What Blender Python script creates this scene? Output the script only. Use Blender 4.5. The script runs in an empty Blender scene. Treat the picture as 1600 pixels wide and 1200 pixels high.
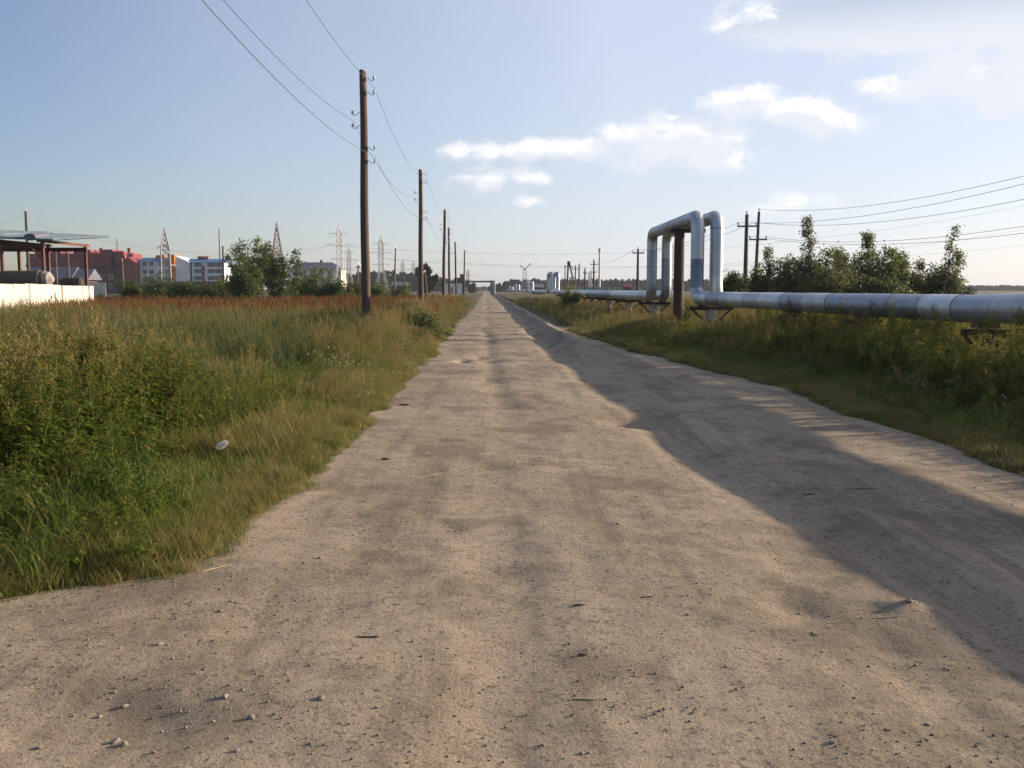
import bpy, math, random
import numpy as np
from mathutils import Vector, Matrix
R = math.radians
random.seed(7); rng = np.random.RandomState(7)
scn = bpy.context.scene
col = scn.collection
# ------------------------------------------------------------------ camera
F = 1500.0; CX, CY = 800.0, 600.0; HZ = 452.0; EYE = 1.6
TH = math.atan((CY-HZ)/F)
cam_d = bpy.data.cameras.new('camera'); cam = bpy.data.objects.new('camera', cam_d); col.objects.link(cam)
cam_d.sensor_width = 36; cam_d.lens = 36*F/1600; cam_d.clip_end = 9000; cam_d.clip_start = 0.05
cam.location = (0, 0, EYE); cam.rotation_euler = (math.pi/2-TH, 0, 0)
scn.camera = cam
def ray(px, py):
    a = (px-CX)/F; b = (CY-py)/F
    return Vector((a, math.cos(TH)+b*math.sin(TH), -math.sin(TH)+b*math.cos(TH)))
def at(px, py, Y):
    d = ray(px, py); t = Y/d.y
    return Vector((d.x*t, Y, EYE+d.z*t))
def gp(px, py, z=0.0):
    d = ray(px, py); t = (z-EYE)/d.z
    return Vector((d.x*t, d.y*t, z))
# ------------------------------------------------------------------ world, sun, exposure
SUN_AZ, SUN_EL = R(70), R(14.0)          # azimuth measured from the view direction (+Y) to the right (+X)
scn.view_settings.view_transform = 'Standard'; scn.view_settings.look = 'None'
scn.view_settings.gamma = 1; scn.view_settings.exposure = 1.05
world = bpy.data.worlds.new('World'); scn.world = world; world.use_nodes = True
def sky_world():
    nt = world.node_tree; N = nt.nodes; L = nt.links; N.clear()
    out = N.new('ShaderNodeOutputWorld'); bg = N.new('ShaderNodeBackground'); bg.inputs[1].default_value = 0.074
    sky = N.new('ShaderNodeTexSky'); sky.sky_type = 'NISHITA'; sky.sun_disc = False
    sky.sun_elevation = SUN_EL; sky.sun_rotation = SUN_AZ
    sky.air_density = 1.0; sky.dust_density = 1.0; sky.ozone_density = 1.8; sky.altitude = 100
    # cloud field group: azimuth, elevation -> density
    g = bpy.data.node_groups.new('cloud_field', 'ShaderNodeTree')
    g.interface.new_socket('az', in_out='INPUT', socket_type='NodeSocketFloat')
    g.interface.new_socket('el', in_out='INPUT', socket_type='NodeSocketFloat')
    g.interface.new_socket('d', in_out='OUTPUT', socket_type='NodeSocketFloat')
    gn, gl = g.nodes, g.links
    gi = gn.new('NodeGroupInput'); go = gn.new('NodeGroupOutput')
    def m(op, a, b=None, c=None):
        n = gn.new('ShaderNodeMath'); n.operation = op
        for i, v in enumerate((a, b, c)):
            if v is None: continue
            if isinstance(v, (int, float)): n.inputs[i].default_value = v
            else: gl.new(v, n.inputs[i])
        return n.outputs[0]
    az, el = gi.outputs[0], gi.outputs[1]
    blobs = [(1140,36,30,13),(1460,14,210,40),(1340,4,90,34),(1560,24,110,34),(1495,118,62,34),(1420,138,55,15),(1590,122,50,44),
             (1165,162,52,20),(1235,172,60,15),(1300,186,48,20),(1050,222,95,30),(1110,250,45,18),(905,232,48,15),
             (810,236,60,14),(708,238,26,12),(755,278,42,16),(826,276,30,14),(826,314,20,9),(1230,318,40,15),(1052,184,16,6)]
    cur = None
    for (px, py, hw, hh) in blobs:
        d = ray(px, py).normalized(); a0 = math.atan2(d.x, d.y); e0 = math.asin(d.z)
        u = m('MULTIPLY', m('SUBTRACT', az, a0), F/hw*0.62); v = m('MULTIPLY', m('SUBTRACT', el, e0), F/hh*0.60)
        r = m('SQRT', m('ADD', m('MULTIPLY', u, u), m('MULTIPLY', v, v)))
        gain = 2.4 if hw > 85 and py < 60 else 1.5 if hw > 44 else 1.0
        f = m('MULTIPLY', m('SUBTRACT', 1.0, r), gain)
        cur = f if cur is None else m('MAXIMUM', cur, f)
    # the same kind of cumulus goes on round the rest of the sky
    cv = gn.new('ShaderNodeCombineXYZ'); gl.new(m('MULTIPLY', az, 4.0), cv.inputs[0]); gl.new(m('MULTIPLY', el, 14.0), cv.inputs[1])
    n0 = gn.new('ShaderNodeTexNoise'); n0.inputs['Scale'].default_value = 1.0; n0.inputs['Detail'].default_value = 2; gl.new(cv.outputs[0], n0.inputs['Vector'])
    far = m('MULTIPLY', m('SUBTRACT', n0.outputs['Fac'], 0.62), 5.0)
    away = m('MULTIPLY', m('SUBTRACT', m('ABSOLUTE', az), 0.62), 6.0)
    up = m('MULTIPLY', m('SUBTRACT', el, 0.40), 8.0)
    gate = m('MINIMUM', m('MAXIMUM', away, up), 0.0)
    far = m('ADD', far, m('MULTIPLY', gate, 3.0))
    lowcut = m('MULTIPLY', m('MINIMUM', m('SUBTRACT', el, 0.06), 0.0), 30.0)
    cur = m('MAXIMUM', cur, m('ADD', far, lowcut))
    cv2 = gn.new('ShaderNodeCombineXYZ'); gl.new(az, cv2.inputs[0]); gl.new(m('MULTIPLY', el, 1.5), cv2.inputs[1])
    n1 = gn.new('ShaderNodeTexNoise'); n1.inputs['Scale'].default_value = 26; n1.inputs['Detail'].default_value = 7
    n1.inputs['Roughness'].default_value = 0.58; n1.inputs['Distortion'].default_value = 0.4; gl.new(cv2.outputs[0], n1.inputs['Vector'])
    gl.new(m('ADD', cur, m('MULTIPLY', m('SUBTRACT', n1.outputs['Fac'], 0.52), 2.6)), go.inputs[0])
    def mm(op, a, b=None):
        n = N.new('ShaderNodeMath'); n.operation = op
        for i, v in enumerate((a, b)):
            if v is None: continue
            if isinstance(v, (int, float)): n.inputs[i].default_value = v
            else: L.new(v, n.inputs[i])
        return n.outputs[0]
    def ss(v, lo, hi):
        n = N.new('ShaderNodeMapRange'); n.interpolation_type = 'SMOOTHSTEP'
        n.inputs['From Min'].default_value = lo; n.inputs['From Max'].default_value = hi; L.new(v, n.inputs['Value']); return n.outputs[0]
    tc = N.new('ShaderNodeTexCoord'); sp = N.new('ShaderNodeSeparateXYZ'); L.new(tc.outputs['Generated'], sp.inputs[0])
    AZ = mm('ARCTAN2', sp.outputs[0], sp.outputs[1]); EL = mm('ARCSINE', sp.outputs[2])
    c1 = N.new('ShaderNodeGroup'); c1.node_tree = g; L.new(AZ, c1.inputs[0]); L.new(EL, c1.inputs[1])
    c2 = N.new('ShaderNodeGroup'); c2.node_tree = g
    L.new(mm('ADD', AZ, 0.010), c2.inputs[0]); L.new(mm('ADD', EL, 0.014), c2.inputs[1])
    dens = mm('MULTIPLY', ss(c1.outputs[0], -0.05, 0.9), 0.88)
    shade = ss(c2.outputs[0], -0.1, 0.65)
    shade = mm('MINIMUM', mm('MULTIPLY', shade, mm('ADD', 0.5, ss(EL, 0.22, 0.31))), 1.0)      # the higher, nearer clouds show more of their grey undersides
    cc = N.new('ShaderNodeMixRGB'); L.new(shade, cc.inputs[0])
    cc.inputs[1].default_value = (7.5, 7.3, 7.3, 1); cc.inputs[2].default_value = (3.7, 4.25, 5.2, 1)
    # thin high veil of haze and cirrus, scattering forward: milkier towards the sun, everywhere in the sky
    dp = N.new('ShaderNodeVectorMath'); dp.operation = 'DOT_PRODUCT'; L.new(tc.outputs['Generated'], dp.inputs[0])
    dp.inputs[1].default_value = (math.sin(SUN_AZ)*math.cos(SUN_EL), math.cos(SUN_AZ)*math.cos(SUN_EL), math.sin(SUN_EL))
    vn = N.new('ShaderNodeTexNoise'); vn.inputs['Scale'].default_value = 3.0; vn.inputs['Detail'].default_value = 5; L.new(tc.outputs['Generated'], vn.inputs['Vector'])
    vf = mm('MULTIPLY', mm('ADD', dp.outputs['Value'], 0.13), mm('ADD', 0.72, mm('MULTIPLY', vn.outputs['Fac'], 0.5)))
    vf = mm('MINIMUM', mm('MAXIMUM', vf, 0.0), 0.58)
    veil = N.new('ShaderNodeMixRGB'); wb = N.new('ShaderNodeMixRGB'); wb.blend_type = 'MULTIPLY'; wb.inputs[0].default_value = 1; wb.inputs[2].default_value = (.88, .90, 1.06, 1); L.new(sky.outputs[0], wb.inputs[1]); L.new(vf, veil.inputs[0]); L.new(wb.outputs[0], veil.inputs[1]); veil.inputs[2].default_value = (5.75, 6.05, 6.75, 1)
    mx = N.new('ShaderNodeMixRGB'); L.new(dens, mx.inputs[0]); L.new(veil.outputs[0], mx.inputs[1]); L.new(cc.outputs[0], mx.inputs[2])
    L.new(mx.outputs[0], bg.inputs[0]); L.new(bg.outputs[0], out.inputs[0])
sky_world()
sl = bpy.data.lights.new('sun', 'SUN'); sl.energy = 5.0; sl.angle = R(0.6); sl.color = (1.0, 0.83, 0.62)
so = bpy.data.objects.new('sun', sl); col.objects.link(so)
sd = Vector((math.sin(SUN_AZ)*math.cos(SUN_EL), math.cos(SUN_AZ)*math.cos(SUN_EL), math.sin(SUN_EL)))
so.rotation_euler = sd.to_track_quat('Z', 'Y').to_euler(); so.location = sd*60
scn.cycles.max_bounces = 5; scn.cycles.diffuse_bounces = 2; scn.cycles.glossy_bounces = 2; scn.cycles.transmission_bounces = 3; scn.cycles.volume_bounces = 0
# ------------------------------------------------------------------ helpers
def vnoise(x, y, seed=0):
    x = np.asarray(x, float); y = np.asarray(y, float); x, y = np.broadcast_arrays(x, y)
    xi = np.floor(x).astype(np.int64); yi = np.floor(y).astype(np.int64); fx = x-xi; fy = y-yi
    fx = fx*fx*(3-2*fx); fy = fy*fy*(3-2*fy)
    def h(a, b):
        n = (a*374761393 + b*668265263 + seed*2147483647) & 0xffffffff
        n = ((n ^ (n >> 13))*1274126177) & 0xffffffff
        return ((n ^ (n >> 16)) & 0xffff)/65535.0
    return ((h(xi, yi)*(1-fx)+h(xi+1, yi)*fx)*(1-fy)+(h(xi, yi+1)*(1-fx)+h(xi+1, yi+1)*fx)*fy)*2-1
def sstep(a, b, v):
    t = np.clip((v-a)/(b-a), 0, 1); return t*t*(3-2*t)
def rn(x, y, f, g, seed, a):
    c, s_ = math.cos(a), math.sin(a); return vnoise((x*c+y*s_)*f+17.3*seed, (y*c-x*s_)*g+5.1*seed, seed)
OFF = {}
def link(name, me, parent=None):
    o = bpy.data.objects.new(name, me); col.objects.link(o)
    if parent is not None: o.parent = parent
    return o
def tag(o, label=None, cat=None, group=None, kind=None):
    if label: o['label'] = label
    if cat: o['category'] = cat
    if group: o['group'] = group
    if kind: o['kind'] = kind
    return o
def thing(name, label, cat, loc=(0, 0, 0), rz=0, group=None):
    o = bpy.data.objects.new(name, None); col.objects.link(o); o.empty_display_size = 0.2
    o.location = loc; o.rotation_euler = (0, 0, rz); OFF[o.name] = Vector(loc)
    return tag(o, label, cat, group)
def make_mesh(name, v, f, mats, mi=None, smooth=False):
    me = bpy.data.meshes.new(name)
    v = np.asarray(v, dtype=np.float32).reshape(-1, 3)
    if isinstance(f, np.ndarray):
        k = f.shape[1]; me.vertices.add(len(v)); me.vertices.foreach_set('co', v.ravel())
        me.loops.add(f.size); me.loops.foreach_set('vertex_index', f.ravel().astype(np.int32))
        me.polygons.add(len(f)); me.polygons.foreach_set('loop_start', np.arange(0, f.size, k, dtype=np.int32))
        me.update(calc_edges=True)
    else:
        me.from_pydata(v.tolist(), [], f); me.update()
    for m_ in (mats if isinstance(mats, (list, tuple)) else [mats]): me.materials.append(m_)
    if mi is not None: me.polygons.foreach_set('material_index', np.asarray(mi, dtype=np.int32))
    if smooth: me.polygons.foreach_set('use_smooth', np.ones(len(me.polygons), dtype=bool))
    me.validate(); return me
class MB:
    def __init__(s): s.v = []; s.f = []
    def box(s, c, size, rz=0, ry=0):
        c = Vector(c); h = Vector(size)/2; M = Matrix.Rotation(rz, 3, 'Z') @ Matrix.Rotation(ry, 3, 'Y'); n = len(s.v)
        for i in (-1, 1):
            for j in (-1, 1):
                for k in (-1, 1): s.v.append(c + M @ Vector((i*h.x, j*h.y, k*h.z)))
        s.f += [[n+a for a in q] for q in ((0,1,3,2),(4,6,7,5),(0,4,5,1),(2,3,7,6),(0,2,6,4),(1,5,7,3))]; return s
    def bar(s, p, q, w, h=None): return s.tube([p, q], [w*0.7071]*2, 4, True, math.pi/4, (h or w)/w)
    def tube(s, pts, rad, n=8, cap=True, ph=0, asp=1):
        pts = [Vector(p) for p in pts]; m = len(pts); base = len(s.v)
        if not isinstance(rad, (list, tuple)): rad = [rad]*m
        up = None
        for i, p in enumerate(pts):
            t = (pts[min(i+1, m-1)]-pts[max(i-1, 0)]).normalized()
            if up is None:
                up = Vector((0, 0, 1)) if abs(t.z) < 0.9 else Vector((0, 1, 0))
            up = (up - t*up.dot(t)).normalized(); sd_ = t.cross(up)
            for k in range(n):
                a = ph+2*math.pi*k/n
                s.v.append(p + sd_*math.cos(a)*rad[i] + up*math.sin(a)*rad[i]*asp)
        for i in range(m-1):
            for k in range(n):
                a = base+i*n+k; b = base+i*n+(k+1) % n
                s.f.append([a, b, b+n, a+n])
        if cap:
            s.f.append([base+k for k in range(n)][::-1]); s.f.append([base+(m-1)*n+k for k in range(n)])
        return s
    def poly(s, pts):
        n = len(s.v); s.v += [Vector(p) for p in pts]; s.f.append(list(range(n, n+len(pts)))); return s
    def prism(s, pts, d):          # polygon extruded along vector d
        d = Vector(d); k = len(pts); n = len(s.v); s.v += [Vector(p) for p in pts]+[Vector(p)+d for p in pts]
        s.f.append(list(range(n, n+k))[::-1]); s.f.append(list(range(n+k, n+2*k)))
        for i in range(k): j = (i+1) % k; s.f.append([n+i, n+j, n+k+j, n+k+i])
        return s
    def mesh(s, name, mat, off=Vector((0, 0, 0)), smooth=False):
        return make_mesh(name, [tuple(v-off) for v in s.v], s.f, mat, smooth=smooth)
    def build(s, name, mat, parent=None, smooth=False):
        off = Vector((0, 0, 0))
        if parent is not None:
            r = parent
            while r.parent: r = r.parent
            off = OFF.get(r.name, off)
        return link(name, s.mesh(name, mat, off, smooth), parent)
def copy_tree(o, parent=None):
    c = o.copy(); col.objects.link(c); c.parent = parent
    for ch in o.children: copy_tree(ch, c)
    return c
# ------------------------------------------------------------------ materials
def mat(name, c1, c2=None, scale=3.0, rough=0.8, metal=0.0, bump=0.0, detail=5, stretch=(1, 1, 1), lo=0.35, hi=0.65, spec=0.3, bscale=None, coords='Object'):
    m = bpy.data.materials.new(name); m.use_nodes = True; nt = m.node_tree; N = nt.nodes; L = nt.links
    b = N['Principled BSDF']; b.inputs['Roughness'].default_value = rough; b.inputs['Metallic'].default_value = metal
    b.inputs['Specular IOR Level'].default_value = spec
    c2 = c2 or tuple(x*0.75 for x in c1)
    tc = N.new('ShaderNodeTexCoord'); mp = N.new('ShaderNodeMapping'); mp.inputs['Scale'].default_value = stretch
    L.new(tc.outputs[coords], mp.inputs[0])
    n = N.new('ShaderNodeTexNoise'); n.inputs['Scale'].default_value = scale; n.inputs['Detail'].default_value = detail; n.inputs['Roughness'].default_value = 0.62
    L.new(mp.outputs[0], n.inputs['Vector'])
    r = N.new('ShaderNodeValToRGB'); r.color_ramp.elements[0].position = lo; r.color_ramp.elements[1].position = hi
    r.color_ramp.elements[0].color = (*c2, 1); r.color_ramp.elements[1].color = (*c1, 1)
    L.new(n.outputs['Fac'], r.inputs[0]); L.new(r.outputs[0], b.inputs['Base Color'])
    if bump:
        n2 = N.new('ShaderNodeTexNoise'); n2.inputs['Scale'].default_value = bscale or scale*4; n2.inputs['Detail'].default_value = 6
        L.new(mp.outputs[0], n2.inputs['Vector'])
        bp = N.new('ShaderNodeBump'); bp.inputs['Strength'].default_value = bump; bp.inputs['Distance'].default_value = 0.02
        L.new(n2.outputs['Fac'], bp.inputs['Height']); L.new(bp.outputs[0], b.inputs['Normal'])
    return m
def leafmat(name, cols, trans=0.35, rough=0.6, patch=0.25):
    """foliage: colour varies by instance, by patch of ground and by leaf; light passes through"""
    m = bpy.data.materials.new(name); m.use_nodes = True; nt = m.node_tree; N = nt.nodes; L = nt.links
    b = N['Principled BSDF']; out = N['Material Output']; b.inputs['Roughness'].default_value = rough; b.inputs['Specular IOR Level'].default_value = 0.25
    oi = N.new('ShaderNodeObjectInfo'); ge = N.new('ShaderNodeNewGeometry')
    n = N.new('ShaderNodeTexNoise'); n.inputs['Scale'].default_value = patch; n.inputs['Detail'].default_value = 3; L.new(ge.outputs['Position'], n.inputs['Vector'])
    n2 = N.new('ShaderNodeTexNoise'); n2.inputs['Scale'].default_value = 9; n2.inputs['Detail'].default_value = 2; L.new(ge.outputs['Position'], n2.inputs['Vector'])
    def mth(op, a, b_):
        k = N.new('ShaderNodeMath'); k.operation = op
        for i, v in enumerate((a, b_)):
            if isinstance(v, (int, float)): k.inputs[i].default_value = v
            else: L.new(v, k.inputs[i])
        return k.outputs[0]
    s = mth('ADD', mth('MULTIPLY', oi.outputs['Random'], 0.4), mth('ADD', mth('MULTIPLY', n.outputs['Fac'], 0.75), mth('MULTIPLY', n2.outputs['Fac'], 0.65)))
    s = mth('MULTIPLY', mth('SUBTRACT', s, 0.48), 1.2)
    r = N.new('ShaderNodeValToRGB'); el = r.color_ramp.elements
    while len(el) < len(cols): el.new(0.5)
    for i, c in enumerate(cols): el[i].position = i/(len(cols)-1); el[i].color = (*c, 1)
    L.new(s, r.inputs[0]); L.new(r.outputs[0], b.inputs['Base Color'])
    t = N.new('ShaderNodeBsdfTranslucent'); L.new(r.outputs[0], t.inputs[0])
    mx = N.new('ShaderNodeMixShader'); mx.inputs[0].default_value = trans
    L.new(b.outputs[0], mx.inputs[1]); L.new(t.outputs[0], mx.inputs[2]); L.new(mx.outputs[0], out.inputs[0])
    return m
def dirt(name, base, dark, pale, grass=None):
    m = bpy.data.materials.new(name); m.use_nodes = True; nt = m.node_tree; N = nt.nodes; L = nt.links
    b = N['Principled BSDF']; b.inputs['Roughness'].default_value = 0.95; b.inputs['Specular IOR Level'].default_value = 0.12
    ge = N.new('ShaderNodeNewGeometry')
    def noise(sc, det=5, ro=0.6, st=(1, 1, 1)):
        mp = N.new('ShaderNodeMapping'); mp.inputs['Scale'].default_value = st; L.new(ge.outputs['Position'], mp.inputs[0])
        n = N.new('ShaderNodeTexNoise'); n.inputs['Scale'].default_value = sc; n.inputs['Detail'].default_value = det; n.inputs['Roughness'].default_value = ro
        L.new(mp.outputs[0], n.inputs['Vector']); return n.outputs['Fac']
    def rng_(v, lo, hi, a=0.0, b_=1.0):
        n = N.new('ShaderNodeMapRange'); n.interpolation_type = 'SMOOTHSTEP'; L.new(v, n.inputs['Value'])
        for k, x in zip(('From Min', 'From Max', 'To Min', 'To Max'), (lo, hi, a, b_)): n.inputs[k].default_value = x
        return n.outputs[0]
    def mix(f, c1, c2):
        n = N.new('ShaderNodeMixRGB'); L.new(f, n.inputs[0])
        for i, c in ((1, c1), (2, c2)):
            if isinstance(c, tuple): n.inputs[i].default_value = (*c, 1)
            else: L.new(c, n.inputs[i])
        return n.outputs[0]
    c = mix(rng_(noise(0.55, 4, 0.6, (1.2, 0.55, 1)), 0.38, 0.66, 0, 0.75), base, pale)
    c = mix(rng_(noise(0.9, 7, 0.7, (1.0, 0.8, 1)), 0.48, 0.62, 0, 0.7), c, dark)
    c = mix(rng_(noise(1.0, 6, 0.65, (3.6, 0.22, 1)), 0.48, 0.66, 0, 0.55), c, dark)
    c = mix(rng_(noise(7, 6, 0.7), 0.46, 0.72, 0, 0.6), c, dark)
    c = mix(rng_(noise(34, 5, 0.7), 0.54, 0.66, 0, 0.8), c, tuple(x*0.5 for x in dark))
    c = mix(rng_(noise(16, 6, 0.75), 0.57, 0.68, 0, 0.7), c, tuple(x*0.6 for x in dark))
    c = mix(rng_(noise(60, 3, 0.6), 0.62, 0.74, 0, 0.5), c, tuple(min(1, x*1.25) for x in pale))
    if grass: c = mix(rng_(noise(0.35, 6, 0.7), 0.42, 0.62, 0, 0.9), c, grass)
    L.new(c, b.inputs['Base Color'])
    bp = N.new('ShaderNodeBump'); bp.inputs['Strength'].default_value = 0.6; bp.inputs['Distance'].default_value = 0.016
    a = N.new('ShaderNodeMath'); a.operation = 'ADD'; L.new(noise(28, 8, 0.7), a.inputs[0]); L.new(rng_(noise(75, 4, 0.6), 0.5, 0.8, 0, 0.6), a.inputs[1])
    L.new(a.outputs[0], bp.inputs['Height']); L.new(bp.outputs[0], b.inputs['Normal'])
    return m
M = {}
M['road'] = dirt('road_dirt', (0.30, 0.238, 0.170), (0.155, 0.122, 0.09), (0.385, 0.308, 0.226))
M['soil'] = dirt('field_soil', (0.12, 0.095, 0.05), (0.06, 0.05, 0.03), (0.17, 0.14, 0.08), (0.06, 0.075, 0.025))
M['stone'] = mat('stone', (0.33, 0.28, 0.23), (0.15, 0.125, 0.10), 14, 0.9, bump=0.4)
M['wood'] = mat('weathered_wood', (0.125, 0.088, 0.070), (0.055, 0.038, 0.032), 5, 0.9, bump=0.5, stretch=(6, 6, 0.35))
M['wood2'] = mat('grey_wood', (0.22, 0.16, 0.13), (0.10, 0.07, 0.06), 5, 0.9, bump=0.5, stretch=(6, 6, 0.35))
M['iron'] = mat('hook_iron', (0.09, 0.07, 0.065), (0.045, 0.035, 0.03), 20, 0.6, 0.5)
M['porcelain'] = mat('insulator', (0.72, 0.66, 0.6), (0.42, 0.33, 0.28), 20, 0.25, spec=0.5)
M['wire'] = mat('wire', (0.13, 0.13, 0.14), None, 4, 0.5, 0.6)
M['wirefar'] = mat('far_wire', (0.22, 0.22, 0.24), None, 4, 0.6, 0.4)
for i, (c, c2) in enumerate((((0.50,0.52,0.55),(0.38,0.40,0.43)), ((0.42,0.45,0.50),(0.31,0.34,0.38)), ((0.62,0.64,0.66),(0.48,0.50,0.52)), ((0.33,0.36,0.42),(0.24,0.26,0.31)))):
    M['zinc%d' % i] = mat('zinc_sheet', c, c2, 2.2, 0.46, 0.72, 0.14, 6, (1, 1, 1), 0.3, 0.7)
M['zincdark'] = mat('dull_zinc_sheet', (0.20,0.23,0.29), (0.13,0.15,0.20), 3, 0.5, 0.8, 0.1)
M['concrete'] = mat('concrete', (0.36, 0.33, 0.29), (0.2, 0.18, 0.16), 3, 0.95, bump=0.4)
M['blackpipe'] = mat('tarred_steel', (0.035, 0.027, 0.025), (0.07, 0.04, 0.03), 3, 0.8, bump=0.2)
M['rust'] = mat('rusty_steel', (0.17, 0.075, 0.05), (0.09, 0.04, 0.03), 3, 0.85)
M['whiteboard'] = mat('whitewashed_board', (0.60, 0.56, 0.49), (0.38, 0.34, 0.29), 1.6, 0.9, stretch=(3, 3, 0.6), bump=0.2)
M['corrugated'] = mat('corrugated_sheet', (0.13, 0.19, 0.24), (0.08, 0.09, 0.1), 1.5, 0.5, 0.3)
M['tank'] = mat('dark_tank', (0.07, 0.065, 0.055), (0.12, 0.08, 0.05), 2, 0.7)
M['brick'] = mat('red_brick', (0.22, 0.075, 0.05), (0.14, 0.05, 0.04), 0.6, 0.9)
M['darkbrick'] = mat('dark_brick', (0.13, 0.06, 0.055), (0.08, 0.045, 0.045), 0.5, 0.9)
M['maroon'] = mat('maroon_roof', (0.20, 0.035, 0.045), (0.14, 0.025, 0.035), 0.4, 0.7)
M['blueroof'] = mat('blue_roof', (0.07, 0.19, 0.38), (0.05, 0.14, 0.3), 0.4, 0.6)
M['greyroof'] = mat('grey_roof', (0.13, 0.14, 0.18), (0.10, 0.10, 0.13), 0.4, 0.8)
M['render'] = mat('pale_render', (0.62, 0.64, 0.66), (0.52, 0.54, 0.57), 0.3, 0.9)
M['cream'] = mat('cream_render', (0.60, 0.56, 0.48), (0.5, 0.46, 0.4), 0.3, 0.9)
M['orange'] = mat('orange_brick', (0.50, 0.19, 0.10), (0.42, 0.15, 0.08), 0.5, 0.9)
M['glass'] = mat('dark_glass', (0.05, 0.06, 0.08), (0.03, 0.035, 0.05), 0.8, 0.15, spec=0.5)
M['frame'] = mat('window_frame', (0.7, 0.7, 0.68), None, 3, 0.6)
M['pylon'] = mat('galvanised_lattice', (0.42, 0.38, 0.38), (0.32, 0.28, 0.28), 0.3, 0.6, 0.3)
M['pylonwhite'] = mat('pale_lattice', (0.70, 0.66, 0.64), (0.6, 0.56, 0.54), 0.3, 0.6, 0.2)
M['pylonred'] = mat('rusty_lattice', (0.26, 0.13, 0.13), (0.2, 0.1, 0.1), 0.3, 0.7, 0.2)
M['teal'] = mat('teal_fence_paint', (0.20, 0.33, 0.38), (0.16, 0.27, 0.31), 0.3, 0.8)
M['redpaint'] = mat('dull_red_paint', (0.30, 0.07, 0.06), (0.2, 0.05, 0.05), 0.4, 0.8)
M['bag'] = mat('clear_plastic', (0.75, 0.74, 0.72), (0.5, 0.49, 0.47), 12, 0.3, spec=0.6)
M['bark'] = mat('bark', (0.10, 0.075, 0.055), (0.05, 0.04, 0.03), 12, 0.9, bump=0.4)
M['birchbark'] = mat('birch_bark', (0.5, 0.46, 0.42), (0.10, 0.08, 0.07), 7, 0.85, stretch=(1, 1, 3))
M['dead'] = mat('dry_twig', (0.16, 0.10, 0.065), (0.08, 0.05, 0.035), 20, 0.9)
M['straw'] = mat('straw', (0.55, 0.42, 0.24), (0.4, 0.3, 0.16), 20, 0.9)
# ------------------------------------------------------------------ ground and road
def xl(y): return np.interp(y, [-12, 5, 5.6, 7.3, 10, 16, 31, 86, 320, 700], [-1.95, -1.95, -1.9, -1.68, -1.66, -1.8, -2.15, -3.3, -9.6, -19.9]) + 0.10*vnoise(np.asarray(y)*0.9, 3.3, 5)
def xr(y): return np.interp(y, [-12, 8, 16, 24, 31, 45, 104, 320, 700], [4.7, 4.45, 4.35, 3.3, 2.5, 1.9, 0.1, -5.5, -15.7]) + 0.10*vnoise(np.asarray(y)*0.8, 9.1, 6)
def yf(x): return 4.66 + 0.20*vnoise(np.asarray(x)*0.8, 1.7, 8) + 0.10*vnoise(np.asarray(x)*2.3, 4.7, 18) + 0.02*(np.asarray(x)+2.5)
def outside(x, y):           # > 0 on the verges, < 0 on the road
    p = xl(y)-x; q = y-yf(x); h = np.clip(.5+.5*(q-p)/1.1, 0, 1); a = q*(1-h)+p*h-1.1*h*(1-h); b = x-xr(y)      # rounded corner of the verge
    a = a+.10*vnoise(x*1.7, y*1.7, 15)+.05*vnoise(x*4.3, y*4.3, 16); b = b+.08*vnoise(x*1.9, y*1.4, 17)
    c = np.minimum(-7.5-y, 1e9)
    return np.maximum(np.maximum(a, b), c)
def bumpat(x, y, px, py, rx, ry, h):
    p = gp(px, py); return h*np.exp(-(((x-p.x)/rx)**2+((y-p.y)/ry)**2))
def road_z(x, y):
    t = x-(1.0-0.0267*y); yy = y*0.35
    w = 0.18*vnoise(y*0.16, 2.0, 11)
    k = 0.6+0.5*vnoise(y*0.12, 7.0, 12)
    z = -0.045*k*np.exp(-((t+0.95+w)/0.22)**2) - 0.045*k*np.exp(-((t-0.75+w)/0.24)**2)
    far = sstep(20, 30, y)
    z += far*(0.19*np.exp(-((t-1.55+0.6*w)/0.28)**2) - 0.15*np.exp(-((t-0.95+0.6*w)/0.30)**2)*(0.6+0.6*vnoise(y*0.3, 1, 13)))
    u = x-(2.0+0.30*np.sin(y*0.45))     # a side track bending to the right
    z += (1-sstep(9, 15, y))*(-0.045*np.exp(-(u/0.18)**2) + 0.03*np.exp(-((u-0.42)/0.22)**2))
    z += 0.026*rn(x, y, .55, .38, 1, .35) + 0.012*rn(x, y, 1.5, 1.0, 2, .9) + 0.006*rn(x, y, 3.7, 2.9, 3, .6) + 0.0045*rn(x, y, 8, 7, 4, 1.2)*(.4+.6*sstep(-.2, .5, vnoise(x*.7, y*.7, 14))) + 0.003*rn(x, y, 19, 17, 9, .5)
    for a in ((985,660,.32,.35,-.12),(960,655,.25,.3,.02),(745,556,.22,.6,-.09),(722,562,.16,.5,-.08),(1240,945,.14,.3,-.035),(1225,1000,.12,.12,-.02),(745,535,.4,.8,-.04),
              (560,760,.3,.5,-.03),(200,1130,.4,.3,-.03),(60,1110,.4,.25,-.03),(1425,950,.13,.10,.035)):
        z = z+bumpat(x, y, *a)
    return z
def terr_z(x, y):
    s = outside(x, y)
    z = 0.05*vnoise(x*0.25, y*0.25, 21)+0.02*vnoise(x*1.1, y*1.1, 22)
    r = np.hypot(x, y)
    z = z*(1-sstep(60, 200, r))
    return z + 0.02 - 0.20*(1-sstep(-0.22, 0.12, s))
def grid_faces(nx, ny):
    i = np.arange(nx*ny).reshape(ny, nx)
    return np.stack([i[:-1, :-1].ravel(), i[:-1, 1:].ravel(), i[1:, 1:].ravel(), i[1:, :-1].ravel()], 1)
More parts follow.
